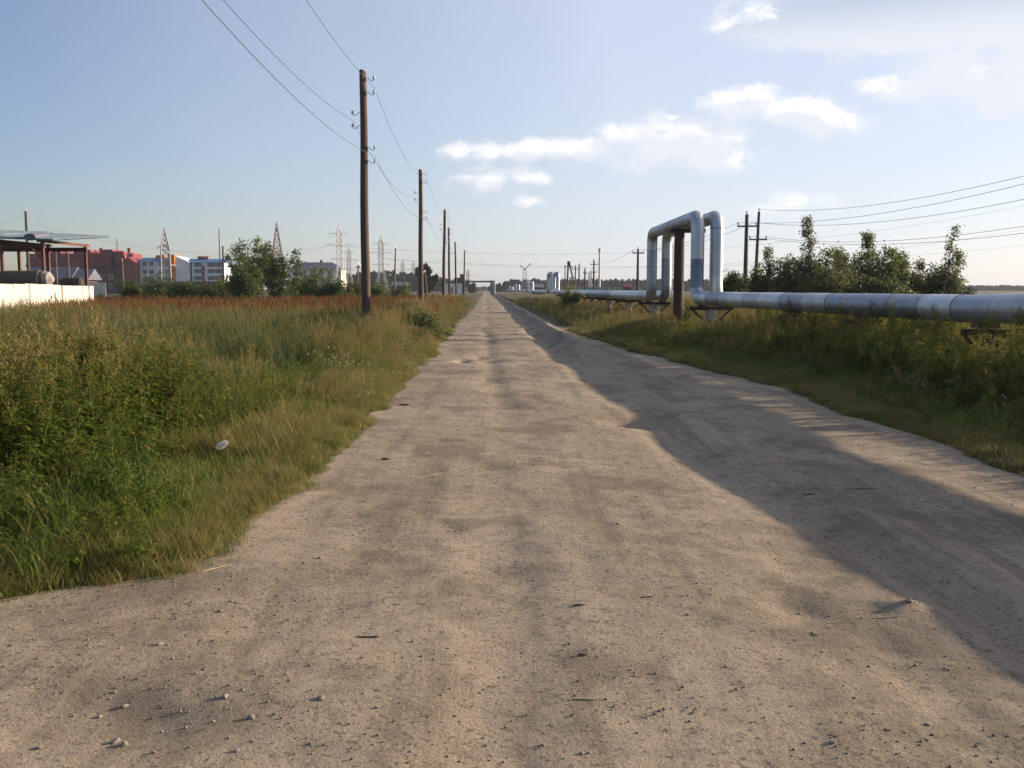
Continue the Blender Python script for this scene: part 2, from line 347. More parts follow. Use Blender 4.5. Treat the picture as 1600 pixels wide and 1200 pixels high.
def terrain():
    def ax(lo, hi, st, far, n):
        c = np.arange(lo, hi+st/2, st); g = np.geomspace(st*1.5, far, n)
        return np.concatenate([lo-g[::-1], c, hi+g])
    xs = ax(-16, 10, 0.13, 3600, 60); ys = ax(-9, 45, 0.15, 3600, 70)
    X, Y = np.meshgrid(xs, ys); Z = terr_z(X, Y)
    me = make_mesh('ground', np.stack([X, Y, Z], 2).reshape(-1, 3), grid_faces(len(xs), len(ys)), M['soil'], smooth=True)
    return tag(link('ground', me), kind='structure')
terrain()
def road():
    V = []; Fc = []; n = 0
    xs = np.arange(-16, 6.2, 0.042); ys = np.arange(-9, 13.0, 0.042)
    X, Y = np.meshgrid(xs, ys); s = outside(X, Y); Z = road_z(X, Y) - 0.25*np.clip(s, 0, 1)
    f = grid_faces(len(xs), len(ys)); keep = (s.ravel()[f] < 0.45).all(1); f = f[keep]
    used = np.unique(f); mp = np.full(X.size, -1); mp[used] = np.arange(len(used))
    V.append(np.stack([X, Y, Z], 2).reshape(-1, 3)[used]); Fc.append(mp[f]); n = len(used)
    ys2 = np.concatenate([np.geomspace(12.9, 130, 560), np.geomspace(131, 700, 120)]); u = np.linspace(0, 1, 170)
    Y2 = np.repeat(ys2[:, None], 170, 1); X2 = (xl(ys2)-0.4)[:, None]*(1-u)+(xr(ys2)+0.4)[:, None]*u
    s2 = outside(X2, Y2); Z2 = road_z(X2, Y2)-0.25*np.clip(s2, 0, 1); Z2[0] -= 0.01
    V.append(np.stack([X2, Y2, Z2], 2).reshape(-1, 3)); Fc.append(grid_faces(170, len(ys2))+n)
    me = make_mesh('dirt_road', np.concatenate(V), np.concatenate(Fc), M['road'], smooth=True)
    return tag(link('dirt_road', me), kind='structure')
ROAD = road()
def rz1(x, y): return float(road_z(np.array([x]), np.array([y]))[0])
def tz1(x, y): return float(terr_z(np.array([x]), np.array([y]))[0])
# stones: uneven little boulders, shared meshes
def rock_mesh(seed, sub=2):
    import bmesh
    bm = bmesh.new(); bmesh.ops.create_icosphere(bm, subdivisions=sub, radius=1)
    r = np.random.RandomState(seed); d = r.normal(size=(7, 3)); d /= np.linalg.norm(d, axis=1)[:, None]; lim = r.uniform(0.55, 0.9, 7)
    for v in bm.verts:
        c = np.array(v.co)
        for k in range(7):
            t = c @ d[k]
            if t > lim[k]: c = c-d[k]*(t-lim[k])
        v.co = Vector(c)*(1+0.05*r.normal())
    me = bpy.data.meshes.new('stone'); bm.to_mesh(me); bm.free(); me.materials.append(M['stone']); return me
rocks = [rock_mesh(i) for i in range(6)]
def stone(px, py, size, i):
    p = gp(px, py); o = link('stone', rocks[i % 6], ROAD); s = size
    o.location = (p.x, p.y, rz1(p.x, p.y)+s*0.18); o.scale = (s*random.uniform(.9, 1.3), s*random.uniform(.8, 1.1), s*random.uniform(.5, .75)); o.rotation_euler = (random.uniform(-.2, .2), 0, random.uniform(0, 6))
for i, (px, py, s) in enumerate([(500,1096,.020),(392,1122,.017),(180,1152,.020),(195,1158,.017),(195,1096,.012),(180,1078,.010),(345,956,.016),(370,1174,.012),(1420,951,.022),
        (352,1090,.015),(250,1012,.014),(20,1014,.012),(600,718,.022),(500,870,.016),(645,1000,.010),(890,1002,.011),(1250,948,.012),(1275,990,.014),(965,820,.014),
        (1075,960,.012),(590,1108,.012),(240,1175,.011),(155,1108,.011),(1300,1165,.013),(1450,1130,.013),(380,1080,.010),(700,1010,.009),(690,1085,.008),(430,1118,.010),(320,1048,.010),(60,1165,.013),(910,1175,.011)]):
    stone(px, py, s, i)
def gravel():
    base = rock_mesh(40, 1); bv = np.array([v.co for v in base.vertices]); bf = np.array([p.vertices for p in base.polygons])
    n = 60000; y = 2.2+ rng.power(0.75, n)*13; x = rng.uniform(-0.62, 0.62, n)*(y+1.5)
    cl = vnoise(x*0.8, y*0.8, 31)+0.6*vnoise(x*2.5, y*2.5, 32); ok = (outside(x, y) < -0.02) & (rng.uniform(0, 1, n) < np.clip(cl*1.5-.25, .10, 1))
    x = x[ok]; y = y[ok]; n = len(x); z = road_z(x, y); s = 0.0016+0.0062*rng.rand(n)**5
    a = rng.uniform(0, 6.28, n); sc = np.stack([s*rng.uniform(.8, 1.5, n), s*rng.uniform(.7, 1.1, n), s*rng.uniform(.5, .8, n)], 1)
    P = bv[None]*sc[:, None]; ca, sa = np.cos(a)[:, None], np.sin(a)[:, None]
    Q = np.stack([P[..., 0]*ca-P[..., 1]*sa, P[..., 0]*sa+P[..., 1]*ca, P[..., 2]], 2)+np.stack([x, y, z+s*0.25], 1)[:, None]
    f = (bf[None]+(np.arange(n)*len(bv))[:, None, None]).reshape(-1, 3)
    tag(link('gravel', make_mesh('gravel', Q.reshape(-1, 3), f, M['gravelmix']), ROAD), kind='stuff')
M['gravelmix'] = mat('gravel', (0.29, 0.235, 0.18), (0.075, 0.06, 0.05), 17, 0.9, lo=0.38, hi=0.62)
gravel()
# twigs and straws lying on the road
def litter(px, py, ln, ang, m_, name, r=0.004):
    p = gp(px, py); d = Vector((math.cos(ang), math.sin(ang), 0))*ln/2; pts = []
    for k in range(5):
        q = p+d*(k/2-1)+Vector((random.uniform(-1, 1), random.uniform(-1, 1), 0))*ln*0.03; q.z = rz1(q.x, q.y)+r*0.9; pts.append(q)
    mb = MB().tube(pts, [r*.6, r, r, r*.9, r*.4], 6); o = mb.build(name, m_, ROAD); return o
for a in [(575,993,.11,0.02,'dead','twig',.004),(905,944,.07,-.15,'dead','twig',.004),(1010,932,.07,.03,'dead','twig',.0025),(910,1022,.045,-.5,'dead','twig',.004),(1385,965,.16,-.02,'straw','straw',.002),
          (1300,967,.14,.35,'straw','straw',.002),(915,1092,.11,0.03,'straw','straw',.004),(172,994,.16,.4,'straw','straw',.002),(675,740,.24,.7,'straw','straw',.003),(255,905,.2,.8,'straw','straw',.002),(340,890,.2,.9,'straw','straw',.002),
          (1345,760,.3,.02,'dead','twig',.003),(632,631,.16,.3,'dead','twig',.014),(603,719,.07,.3,'dead','twig',.012),(1265,777,.1,-.6,'dead','twig',.005)]:
    litter(a[0], a[1], a[2], a[3], M[a[4]], a[5], a[6])
# ------------------------------------------------------------------ pipelines
def fillet(pts, r=0.42, n=6):
    pts = [Vector(p) for p in pts]; out = [pts[0]]
    for i in range(1, len(pts)-1):
        a, b, c = pts[i-1], pts[i], pts[i+1]; u = (a-b); v = (c-b)
        if u.normalized().dot(v.normalized()) < -0.98: out.append(b); continue
        rr = min(r, u.length*0.45, v.length*0.45); p = b+u.normalized()*rr; q = b+v.normalized()*rr
        for k in range(n+1):
            t = k/n; out.append(p*(1-t)**2+b*2*t*(1-t)+q*t*t)
    return out+[pts[-1]]
PD = 0.225
PZ = 1.30
zt = [at(1087, 327, 33).z-PD, at(868, 424, 110).z-PD, at(823, 439, 168).z-PD, at(803, 444, 228).z-PD, at(794, 447, 270).z-PD]
def axis_x(y): return float(np.interp(y, [-14, 3, 14, 33, 43, 110, 118, 168, 228, 300], [8.7, 8.05, 7.45, 6.32, 6.22, 4.55, 4.35, 2.9, 1.0, -1.6]))
def pipeline(name, label, off, near):
    def P(y, z): return (axis_x(y)+off, y+off*0.15, z)
    arch = [(33, 43, zt[0]), (110, 116, zt[1]), (168, 173, zt[2]), (228, 233, zt[3]), (270, 274, zt[4])]
    pts = list(near)
    for (a, b, z) in arch:
        pts += [P(a, PZ), P(a, z), P(b, z), P(b, PZ)]
        nxt = {33: 75, 110: 142, 168: 198, 228: 250, 270: 285}[a]; pts.append(P(nxt, PZ))
    pts.append(P(298, PZ))
    fp = fillet(pts, 0.5, 7)
    root = thing(name, label, 'pipe', (axis_x(33)+off, 33, 0))
    # cut the path into jacket sections
    acc = [0.0]
    for i in range(1, len(fp)): acc.append(acc[-1]+(fp[i]-fp[i-1]).length)
    acc = np.array(acc); co = np.array([tuple(p) for p in fp]); tot = acc[-1]
    def pos(s): return Vector([float(np.interp(s, acc, co[:, k])) for k in range(3)])
    s = 0.0; i = 0; r0 = random.Random(3+int(off*10))
    while s < tot-0.2:
        y = pos(s).y; L_ = (r0.uniform(0.75, 1.7) if y < 46 else 4.5 if y < 125 else 9)
        e = min(s+L_, tot); ss_ = [s] + [a for a in acc if s+0.02 < a < e-0.02] + [e+0.03]
        p0 = pos(s); w = r0.random(); k = 'zinc%d' % (0 if w < .32 else 1 if w < .55 else 2 if w < .82 else 3)
        mid = pos((s+e)/2)
        if 32 < mid.y < 34 and 1.5 < mid.z < 2.4 and off == 0: k = 'zincdark'
        n = 28 if y < 60 else 12; r = PD*(1+0.012*(i % 2))
        MB().tube([pos(a) for a in ss_], r, n, e >= tot-.01 or s == 0).build('jacket_section', M[k], root, smooth=False)
        if y < 46 and L_ > 0.6:
            d = (pos(s+0.03)-p0).normalized()
            MB().tube([p0-d*0.012, p0-d*.011, p0+d*0.021, p0+d*0.022], [r*.99, r*1.010, r*1.010, r*.99], n, False).build('seam_band', M['zincdark'], root)
        s = e; i += 1
    for o in root.children:
        if o.name.startswith('jacket'):
            me = o.data; sm = [len(p.vertices) == 4 for p in me.polygons]; me.polygons.foreach_set('use_smooth', sm)
    return root
nearA = [(axis_x(y), y, PZ+dz) for y, dz in ((-14, 0), (-6, .01), (3, .0), (9, .03), (13.6, .03), (15.5, -.01), (22, -.01), (28, -.01))]
pipeline('heating_pipe', 'silver sheet-clad heating pipe running beside the road, nearest of the pair', 0.0, nearA)
pipeline('heating_pipe', 'rear silver-clad heating pipe of the pair, turning away behind the near pipe', 0.67, [(34, 46, 1.12), (20, 42, 1.12), (9.2, 36.8, 1.12), (7.5, 34.0, 1.16)])
def support(y, x0=None, label=None, sizes=1.0):
    x = axis_x(y) if x0 is None else x0; zt_ = PZ-PD
    t = thing('pipe_support', label, 'pipe support', (x+0.33, y, tz1(x, y)), 0, 'supports under the heating pipes')
    h = zt_-0.16
    mb = MB(); mb.tube([(x+.3, y, -0.3), (x+.3, y, h*0.55), (x+.3, y, h)], [.21, .2, .19], 14); mb.build('concrete_post', M['concrete'], t, smooth=False)
    MB().box((x+.3, y, zt_-.11), (1.45, .16, .12)).build('cross_beam', M['blackpipe'], t)
    for s in (-1, 1):
        MB().bar((x+.3+s*.62, y, zt_-.17), (x+.3+s*.2, y, zt_-.55), .06).build('brace', M['blackpipe'], t)
    for k in (0, .67): MB().box((x+k, y, zt_-.025), (.30, .20, .05)).build('saddle', M['rust'], t)
def support_near(y, label):
    x = axis_x(y); zt_ = PZ-PD+0.0
    t = thing('pipe_support', label, 'pipe support', (x, y, tz1(x, y)), 0, 'supports under the heating pipes')
    MB().tube([(x, y, -.3), (x, y, zt_-.2)], [.15, .14], 14).build('concrete_post', M['blackpipe'], t)
    MB().box((x, y, zt_-.14), (.72, .12, .09)).build('cross_beam', M['blackpipe'], t)
    MB().box((x, y, zt_-.04), (.34, .24, .08)).build('saddle', M['rust'], t)
    for s in (-1, 1): MB().bar((x+s*.33, y, zt_-.18), (x+s*.13, y, zt_-.42), .05).build('brace', M['blackpipe'], t)
support(32.2, None, 'concrete pipe support with dark steel braces under the tall loop\'s near foot')
support(43.9, None, 'concrete pipe support with dark steel braces under the tall loop\'s far foot')
for y, l in ((52, 'first pipe support beyond the tall silver loop'), (60.5, 'second pipe support beyond the tall silver loop'), (70, 'third pipe support beyond the tall loop, beside a leafy shrub'), (84, 'fourth pipe support beyond the tall silver loop'), (98, 'fifth support beyond the tall loop, close to the second loop')): support(y, None, l)
for y, l in ((23.5, 'pipe support half hidden in weeds, nearest to the tall loop on its near side'), (19.5, 'pipe support in weeds under the middle of the near pipe'), (15.0, 'pipe support with tilted bracket under the kink of the near pipe'), (12.4, 'pipe support at the right edge of view under the near pipe'), (5, 'pipe support beside the road under the near pipe, out to the right'), (-3, 'pipe support under the near pipe behind the viewer')): support_near(y, l)
x = axis_x(36.4)
t = thing('support_post', 'thick black tarred steel post holding up the tall pipe loop', 'post', (x, 36.4, 0))
MB().tube([(x, 36.4, -.3), (x, 36.4, 2), (x, 36.4, zt[0]-PD-.14)], [.20, .195, .19], 20).build('shaft', M['blackpipe'], t, smooth=False)
MB().box((x+.3, 36.4, zt[0]-PD-.07), (1.3, .3, .14)).build('cross_beam', M['blackpipe'], t)
# pipe gantry across the far road
def gantry():
    Y = 300; a = at(728, 440, Y); b = at(770, 440, Y); t = thing('pipe_gantry', 'pipe gantry crossing over the far end of the road', 'gantry', (b.x, Y, 0))
    MB().tube([(a.x-1, Y, a.z), (b.x, Y, a.z)], .28, 10).build('crossing_pipe', M['greyroof'], t)
    for dx in (-.42, .42): MB().tube([(b.x+dx, Y, 0), (b.x+dx, Y, a.z+.35)], .38, 10).build('riser', M['concrete' if dx > 0 else 'zincdark'], t)
    MB().box((a.x-1, Y, a.z/2), (.4, .4, a.z)).build('post', M['blackpipe'], t)
gantry()
# ------------------------------------------------------------------ wooden poles of the left line
def wood_pole_proto():
    t = thing('utility_pole', '', 'utility pole', (0, 0, 0))
    H = 9.1
    pts = [(0.012*math.sin(z*1.1), 0.01*math.cos(z*.8), z) for z in np.linspace(-.6, H, 14)]; rad = list(np.linspace(.165, .115, 14))
    mb = MB().tube(pts, rad, 14); 
    for k in range(14): mb.v[-14+k].z += 0.06*math.cos(2*math.pi*k/14+1.0)
    mb.build('shaft', M['wood'], t, smooth=False)
    for p in t.children[0].data.polygons: p.use_smooth = len(p.vertices) == 4
    def hook(z, s):
        pts = [(s*.10, 0, z), (s*.16, 0, z-.005), (s*.20, 0, z-.04), (s*.25, 0, z-.085), (s*.31, 0, z-.10), (s*.355, 0, z-.075), (s*.365, 0, z-.02), (s*.365, 0, z+.03)]
        h = MB().tube(pts, .011, 6).build('hook', M['iron'], t, smooth=True)
        q = (s*.365, 0)
        prof = [(-.05, .045), (-.045, .052), (-.01, .045), (0, .03), (.015, .03), (.02, .042), (.045, .038), (.06, .02)]
        MB().tube([(q[0], 0, z+.01+a) for a, r in prof], [r for a, r in prof], 10).build('insulator', M['porcelain'], h, smooth=True)
    for z, s in ((8.90, 1), (8.42, 1), (7.72, -1), (7.28, -1), (6.55, 1), (6.10, 1)): hook(z, s)
    return t
proto = wood_pole_proto()
base_line = [(-4.35, 3.0, 0, 0), None]
poles = []
for i, (px, py, Y, lean, lab) in enumerate([(None, None, 3.0, 0, 'wooden utility pole standing just left of the viewer'),
        (567, 112, 33, .1, 'nearest and tallest-looking wooden utility pole on the left verge, with six hooked insulators'),
        (657, 266, 60.5, .3, 'second wooden utility pole along the left side of the road'),
        (695, 328, 90.5, 1.3, 'third wooden utility pole, leaning slightly right, along the left verge'),
        (701, 356, 119, -.4, 'fourth wooden utility pole, close behind the leaning third one'),
        (711, 378, 152, -1.0, 'fifth wooden utility pole along the left verge, leaning slightly left'),
        (726, 391, 184, 1.2, 'farthest wooden utility pole of the left line, leaning right by the road end')]):
    o = proto if i == 0 else copy_tree(proto)
    top = Vector((-4.35, 3.0, 9.1)) if px is None else at(px, py, Y)
    s = top.z/9.1; o.scale = (1, 1, s); ln = R(lean); o.location = (top.x-math.sin(ln)*9.1, Y, 0); o.rotation_euler = (0, ln, R(2)); tag(o, lab, None, 'wooden poles of the left line')
    poles.append((o, s, ln))
def hookpt(i, z, sx):
    o, s, ln = poles[i]; z *= s; return Vector((o.location.x+math.sin(ln)*z+sx*.365, o.location.y, z+.03))
def sagline(a, b, sag, n=16):
    return [a.lerp(b, k/n)-Vector((0, 0, 4*sag*(k/n)*(1-k/n))) for k in range(n+1)]
def wire_run(pts_list, sag, r, label, m_=None, grp=None, name='overhead_wire'):
    pts = []
    for a, b in zip(pts_list[:-1], pts_list[1:]):
        q = sagline(a, b, sag); pts += q if not pts else q[1:]
    o = MB().tube(pts, r, 5).build(name, m_ or M['wire'], None); return tag(o, label, 'wire', grp)
for z, sx, l in ((8.55, 1, 'topmost thin wire strung along the left line of wooden poles'), (7.42, -1, 'middle wire on the left-hand hooks of the left pole line'), (6.22, 1, 'lowest wire on the right-hand hooks of the left pole line')):
    wire_run([hookpt(i, z, sx) for i in range(7)], 0.75, .0065, l)
# ------------------------------------------------------------------ other poles
def cross_pole(px, ytop, Y, arms, label, grp=None, r=.13, lean=0, m_='wood', pins=2):
    top = at(px, ytop, Y); ln = R(lean); bx = top.x-math.tan(ln)*top.z
    t = thing('utility_pole', label, 'utility pole', (bx, Y, 0), 0, grp)
    MB().tube([(bx, Y, -.5), (bx+(top.x-bx)*.5, Y, top.z*.5), (top.x, Y, top.z)], [r*1.25, r*1.1, r*.85], 10).build('shaft', M[m_], t)
    for (dz, w) in arms:
        x = top.x+(bx-top.x)*dz/top.z; z = top.z-dz
        a = MB().box((x, Y-r-.03, z), (w, .10, .12)).build('crossarm', M['wood2'], t)
        for s in (-1, 1):
            MB().tube([(x+s*(w/2-.06), Y-r-.03, z+.06), (x+s*(w/2-.06), Y-r-.03, z+.18), (x+s*(w/2-.06), Y-r-.03, z+.3)], [.03, .07, .04], 6).build('insulator', M['porcelain'], a)
    if not arms or pins:
        MB().tube([(top.x, Y, top.z), (top.x, Y, top.z+.15), (top.x, Y, top.z+.28)], [.03, .07, .04], 6).build('insulator', M['porcelain'], t)
    return top
G = 'utility poles beyond the pipeline'
tA = cross_pole(997, 389, 105, [(.45, 1.25)], 'single wooden pole with one crossarm left of the tall pipe loop', G, .13)
tB = cross_pole(1167, 335, 74, [(.9, 1.5)], 'left post of the twin wooden poles right of the tall loop', G, .15)
tC = cross_pole(1186, 331, 76, [(2.15, 1.4)], 'right, slightly taller post of the twin poles right of the tall loop', G, .12, 1.5)
cross_pole(928, 406, 150, [(.7, 1.2), (1.9, .9)], 'wooden pole with double crossarm beside the white mast', G, .13)
cross_pole(905, 412, 165, [], 'plain short pole right of the A-frame pole in the distance', G, .12)
cross_pole(899, 415, 170, [(.6, 1.1)], 'short pole with a crossarm close to the A-frame pole in the distance', G, .12)
cross_pole(914, 419, 160, [(.8, .6)], 'short dark pole between the A-frame pole and the double-crossarm pole', G, .13)
cross_pole(883, 415, 190, [], 'thin pole immediately left of the A-frame pole', G, .1)
cross_pole(618, 388, 170, [], 'bare grey pole leaning right in front of the left forest', 'leaning poles in the left field', .14, 2.0, 'wood2')
cross_pole(655, 406, 150, [], 'thin leaning pole just left of the second roadside pole', 'leaning poles in the left field', .10, 3.0, 'wood2')
cross_pole(664, 425, 150, [], 'short pole leaning left behind the second roadside pole', 'leaning poles in the left field', .10, -6.0, 'wood2')
cross_pole(560, 414, 130, [(.3, .7)], 'short leaning pole at the far left bushes behind the nearest pole', 'leaning poles in the left field', .12, 4.0, 'wood2')
cross_pole(40, 330, 92, [], 'dark pole with a guy strut behind the open shed', None, .13)
cross_pole(342, 357, 190, [], 'very thin tall pole beside the blue-roofed white block', None, .10)
cross_pole(348, 384, 180, [], 'thicker short pole beside the very thin tall one', None, .17)
cross_pole(106, 388, 150, [], 'thin grey pole in front of the maroon roof', None, .10, 0, 'wood2')
cross_pole(87, 390, 160, [], 'thin grey pole nearest the shed in front of the maroon roof', None, .10, 0, 'wood2')
cross_pole(191, 407, 150, [], 'thin pale pole in front of the brick gable', None, .12, 0, 'wood2')
t = thing('a_frame_pole', 'dark A-frame pole with a bulky top in the right distance', 'utility pole', (at(890, 450, 165).x, 165, 0))
a = at(888, 410, 165)
MB().tube([(a.x-.3, 165, -.3), (a.x, 165, a.z)], .14, 8).build('leg', M['wood'], t); MB().tube([(a.x+1.7, 165, -.3), (a.x+.15, 165, a.z)], .14, 8).build('leg', M['wood'], t)
MB().box((a.x+.05, 164.8, a.z-.7), (1.5, .12, .14)).build('crossarm', M['wood'], t); MB().box((a.x+.05, 164.8, a.z-.1), (.5, .4, .55)).build('switch_box', M['iron'], t); MB().box((a.x+.6, 164.8, a.z-2.6), (1.2, .1, .12)).build('tie_beam', M['wood'], t)
rb = at(1600, 270, 45)
for (p, q, l) in ((tC+Vector((0, 0, .2)), at(1690, 252, 40), 'highest of the wires sweeping to the upper right'), (tB+Vector((-.6, 0, -.6)), at(1690, 264, 40), 'second wire sweeping to the upper right'),
                  (tB+Vector((.6, 0, -.6)), at(1690, 292, 40), 'third wire sweeping to the right above the birches'), (tC+Vector((.5, 0, -1.9)), at(1690, 338, 44), 'low wire passing behind the birch saplings'), (tC+Vector((-.5, 0, -1.9)), at(1690, 352, 44), 'lowest wire passing behind the birch saplings')):
    wire_run([p, q], 0.75, .012, l)
for (p, q, l) in ((tA+Vector((-.5, 0, -.1)), tB+Vector((-.6, 0, -.6)), 'left wire between the single crossarm pole and the twin poles'), (tA+Vector((.5, 0, -.1)), tB+Vector((.6, 0, -.6)), 'right wire between the single crossarm pole and the twin poles'),
                  (at(928, 409, 150), tA+Vector((-.5, 0, -.1)), 'wire from the double-crossarm pole to the single crossarm pole'), (at(40, 333, 92), at(-60, 352, 80), 'wire running left from the pole behind the shed')):
    wire_run([p, q], 0.6, .014, l)
# ------------------------------------------------------------------ lattice pylons
def pylon(px, ytop, Y, H0, arms, label, mat_, wb, th=.14, nseg=7, grp='lattice pylons on the horizon', rz=0.4, nk=.34, tp=.84):
    top = at(px, ytop, Y); H = top.z; t = thing('lattice_pylon', label, 'pylon', (top.x, Y, 0), 0, grp)
    cx, cy = top.x, Y; c, s = math.cos(rz), math.sin(rz)
    def pt(i, f):
        z = f*H; w = (wb*(1-f/.42)+wb*nk*(f/.42) if f < .42 else wb*nk if f < tp else wb*nk*(1-(f-tp)/(1-tp))+.04)
        dx, dy = ((-1, -1), (1, -1), (1, 1), (-1, 1))[i]; dx *= w/2; dy *= w/2
        return Vector((cx+dx*c-dy*s, cy+dx*s+dy*c, z))
    th *= .62; fs = [0, .16, .30, .42, .51, .60, .68, .76, .84, .92, 1.0]
    for i in range(4):
        MB().tube([pt(i, f) for f in fs], th*.75, 4).build('leg', M[mat_], t)
    br = MB()
    for k in range(len(fs)-2):
        for i in range(4):
            j = (i+1) % 4; br.bar(pt(i, fs[k]), pt(j, fs[k+1]), th*.7); br.bar(pt(j, fs[k]), pt(i, fs[k+1]), th*.7); br.bar(pt(i, fs[k+1]), pt(j, fs[k+1]), th*.6)
    br.build('bracing', M[mat_], t)
    for (fz, hw) in arms:
        z = fz*H; m_ = MB()
        for sg in (-1, 1):
            tip = Vector((cx+sg*hw*math.cos(.25), cy+sg*hw*math.sin(.25), z)); 
            for i in range(4): m_.bar(pt(i, fz), tip, th*.7)
            m_.bar(Vector((cx, cy, z+hw*.22)), tip, th*.7); m_.bar(tip, tip-Vector((0, 0, .7)), th*.6)
        m_.build('crossarm', M[mat_], t)
    return top
A3 = [(.66, 3.2), (.80, 4.6), (.92, 2.6)]
A3 = [(.50, 3.0), (.70, 4.4), (.86, 3.0)]
pylon(530, 350, 300, 0, A3, 'large pale three-armed pylon in front of the grey-roofed block', 'pylonwhite', 4.6, .17)
pylon(545, 385, 480, 0, A3, 'smaller pylon just right of the pale three-armed pylon', 'pylon', 4.5, .20)
pylon(595, 368, 360, 0, A3, 'grey three-armed pylon right of the nearest wooden pole', 'pylon', 4.8, .18)
pylon(629, 406, 620, 0, A3, 'far pylon right of the grey three-armed one', 'pylon', 5, .22)
pylon(646, 407, 640, 0, A3, 'far pylon just left of the second wooden pole', 'pylon', 5, .22)
pylon(731, 420, 700, 0, A3, 'tiny pylon by the end of the pole line', 'pylon', 5, .25)
pylon(432, 347, 300, 0, [(.56, 1.6)], 'reddish lattice tower rising behind the big willow', 'pylonred', 4.2, .22, nk=.75, tp=.5)
pylon(257, 356, 260, 0, [(.45, 2.6), (.72, 1.9)], 'grey-brown lattice tower in front of the pale apartment block', 'pylon', 2.7, .34, nk=.85, tp=.66)
pylon(182, 372, 420, 0, [], 'thin dark aerial mast above the maroon roof', 'pylonred', 2.0, .16)
pylon(1049, 375, 260, 0, [(.93, 2.2)], 'lattice pylon seen between the legs of the tall loop', 'pylon', 4.0, .15)
pylon(922, 423, 520, 0, A3, 'far pylon behind the double-crossarm pole', 'pylon', 4, .2)
tm = at(937, 390, 330)
t = thing('radio_mast', 'slim white radio mast with a widened head', 'mast', (tm.x, 330, 0))
MB().tube([(tm.x, 330, 0), (tm.x, 330, tm.z)], [.42, .3], 8).build('shaft', M['frame'], t); MB().tube([(tm.x, 330, tm.z-1), (tm.x, 330, tm.z-.6), (tm.x, 330, tm.z+.4), (tm.x, 330, tm.z+.6)], [.3, .5, .5, .1], 8).build('head', M['frame'], t)
for k in range(5): MB().tube([(tm.x, 330, tm.z*.25+k*2), (tm.x, 330, tm.z*.25+k*2+.2)], [.52, .52], 8).build('flange', M['frame'], t)
tm = at(820, 420, 420); t = thing('lattice_crane', 'pale lattice mast with two angled arms far behind the loops', 'crane', (tm.x, 420, 0))
m_ = MB(); 
for k in range(9):
    z0 = tm.z*k/9; z1 = tm.z*(k+1)/9; w0 = 1.4-.09*k; w1 = 1.4-.09*(k+1)
    for s in (-1, 1): m_.bar((tm.x+s*w0, 420, z0), (tm.x+s*w1, 420, z1), .2); m_.bar((tm.x+s*w0, 420, z0), (tm.x-s*w1, 420, z1), .15)
m_.build('mast', M['pylonwhite'], t)
for (dx, dz) in ((-1.9, 1.6), (2.6, 2.4)): 
    MB().bar((tm.x, 420, tm.z-.3), (tm.x+dx, 420, tm.z+dz), .35).build('arm', M['pylon'], t); MB().bar((tm.x+dx, 420, tm.z+dz), (tm.x+dx, 420, tm.z+dz-2.2), .12).build('hanger', M['pylon'], t)
hv = [(530, 380, 300), (595, 396, 360)]
for k, (a, b, s) in enumerate(((at(528, 384, 300), at(1700, 300, 300), 9), (at(597, 404, 360), at(1700, 340, 330), 9), (at(597, 404, 360), at(1700, 372, 330), 6), (at(520, 384, 300), at(60, 352, 300), 5))):
    wire_run([a, b], s, .028, ['highest faint power line crossing behind the tall loop', 'middle faint power line crossing the sky behind the road end', 'lowest faint power line crossing the sky behind the road end', 'faint power line passing left over the apartment blocks'][k], M['wirefar'])
# ------------------------------------------------------------------ buildings
def window_mesh(w, h):
    f = MB(); f.box((0, 0, h/2), (w, .10, h)); p = MB()
    for s in (-1, 1): p.box((s*w*.235, -.045, h/2), (w*.40, .06, h*.86))
    return f.mesh('window', M['frame']), p.mesh('pane', M['glass'])
WM = window_mesh(1.5, 1.6)
def windows(t, xs, zs, y, loc):
    for z in zs:
        for x_ in xs:
            w = link('window', WM[0], t); w.location = (x_-loc.x, y-loc.y-.04, z); link('pane', WM[1], w)
DB = 330.0; U = DB/F
def bx(px): return at(px, 430, DB).x
def bz(py): return at(800, py, DB).z
# maroon-roofed long block
x0, x1 = bx(44), bx(203); loc = Vector(((x0+x1)/2, DB+5, 0)); t = thing('apartment_building', 'long brick apartment block with maroon mansard roof and chimneys', 'building', loc)
ze, zr = bz(417), bz(396)
MB().box(((x0+x1)/2, DB+6, ze/2), (x1-x0, 12, ze)).build('wall', M['darkbrick'], t)
rf = MB().prism([(x0-.5, DB-.6, ze), (x0-.5, DB+2, zr), (x0-.5, DB+10, zr), (x0-.5, DB+12.6, ze)], (x1-x0+1, 0, 0)).build('roof', M['maroon'], t)
for px, w in ((70, 7), (92, 5), (132, 9), (170, 7), (188, 6)):
    xg = bx(px); zg = bz(390 if w > 6 else 393)
    MB().prism([(xg-w/2, DB-1.2, ze+.2), (xg-w*.28, DB-1.2, zg), (xg+w*.28, DB-1.2, zg), (xg+w/2, DB-1.2, ze+.2)], (0, 10, 0)).build('gable', M['maroon'], rf)
for px in (86, 94, 112, 117, 152, 196): MB().box((bx(px), DB+4, zr+.9), (.9, .9, 2.2)).build('chimney', M['brick'], rf)
windows(t, [x0+3+i*3.6 for i in range(int((x1-x0-4)/3.6))], [2.0, 5.0], DB, loc)
for px, w, zt_, m_ in ((150, 15, 428, 'greyroof'), (178, 13, 430, 'greyroof')):
    x_ = bx(px); zz = bz(zt_); t2 = thing('house', 'low grey-roofed house in front of the maroon block, %s' % ('left one' if px == 150 else 'right one'), 'house', (x_, DB-30, 0), 0)
    MB().box((x_, DB-30, zz*.35), (w*.8, 9, zz*.7)).build('wall', M['darkbrick'], t2)
    MB().prism([(x_-w/2, DB-35.2, zz*.7), (x_-w/2, DB-30, zz*1.25), (x_-w/2, DB-24.8, zz*.7)], (w, 0, 0)).build('roof', M[m_], t2)
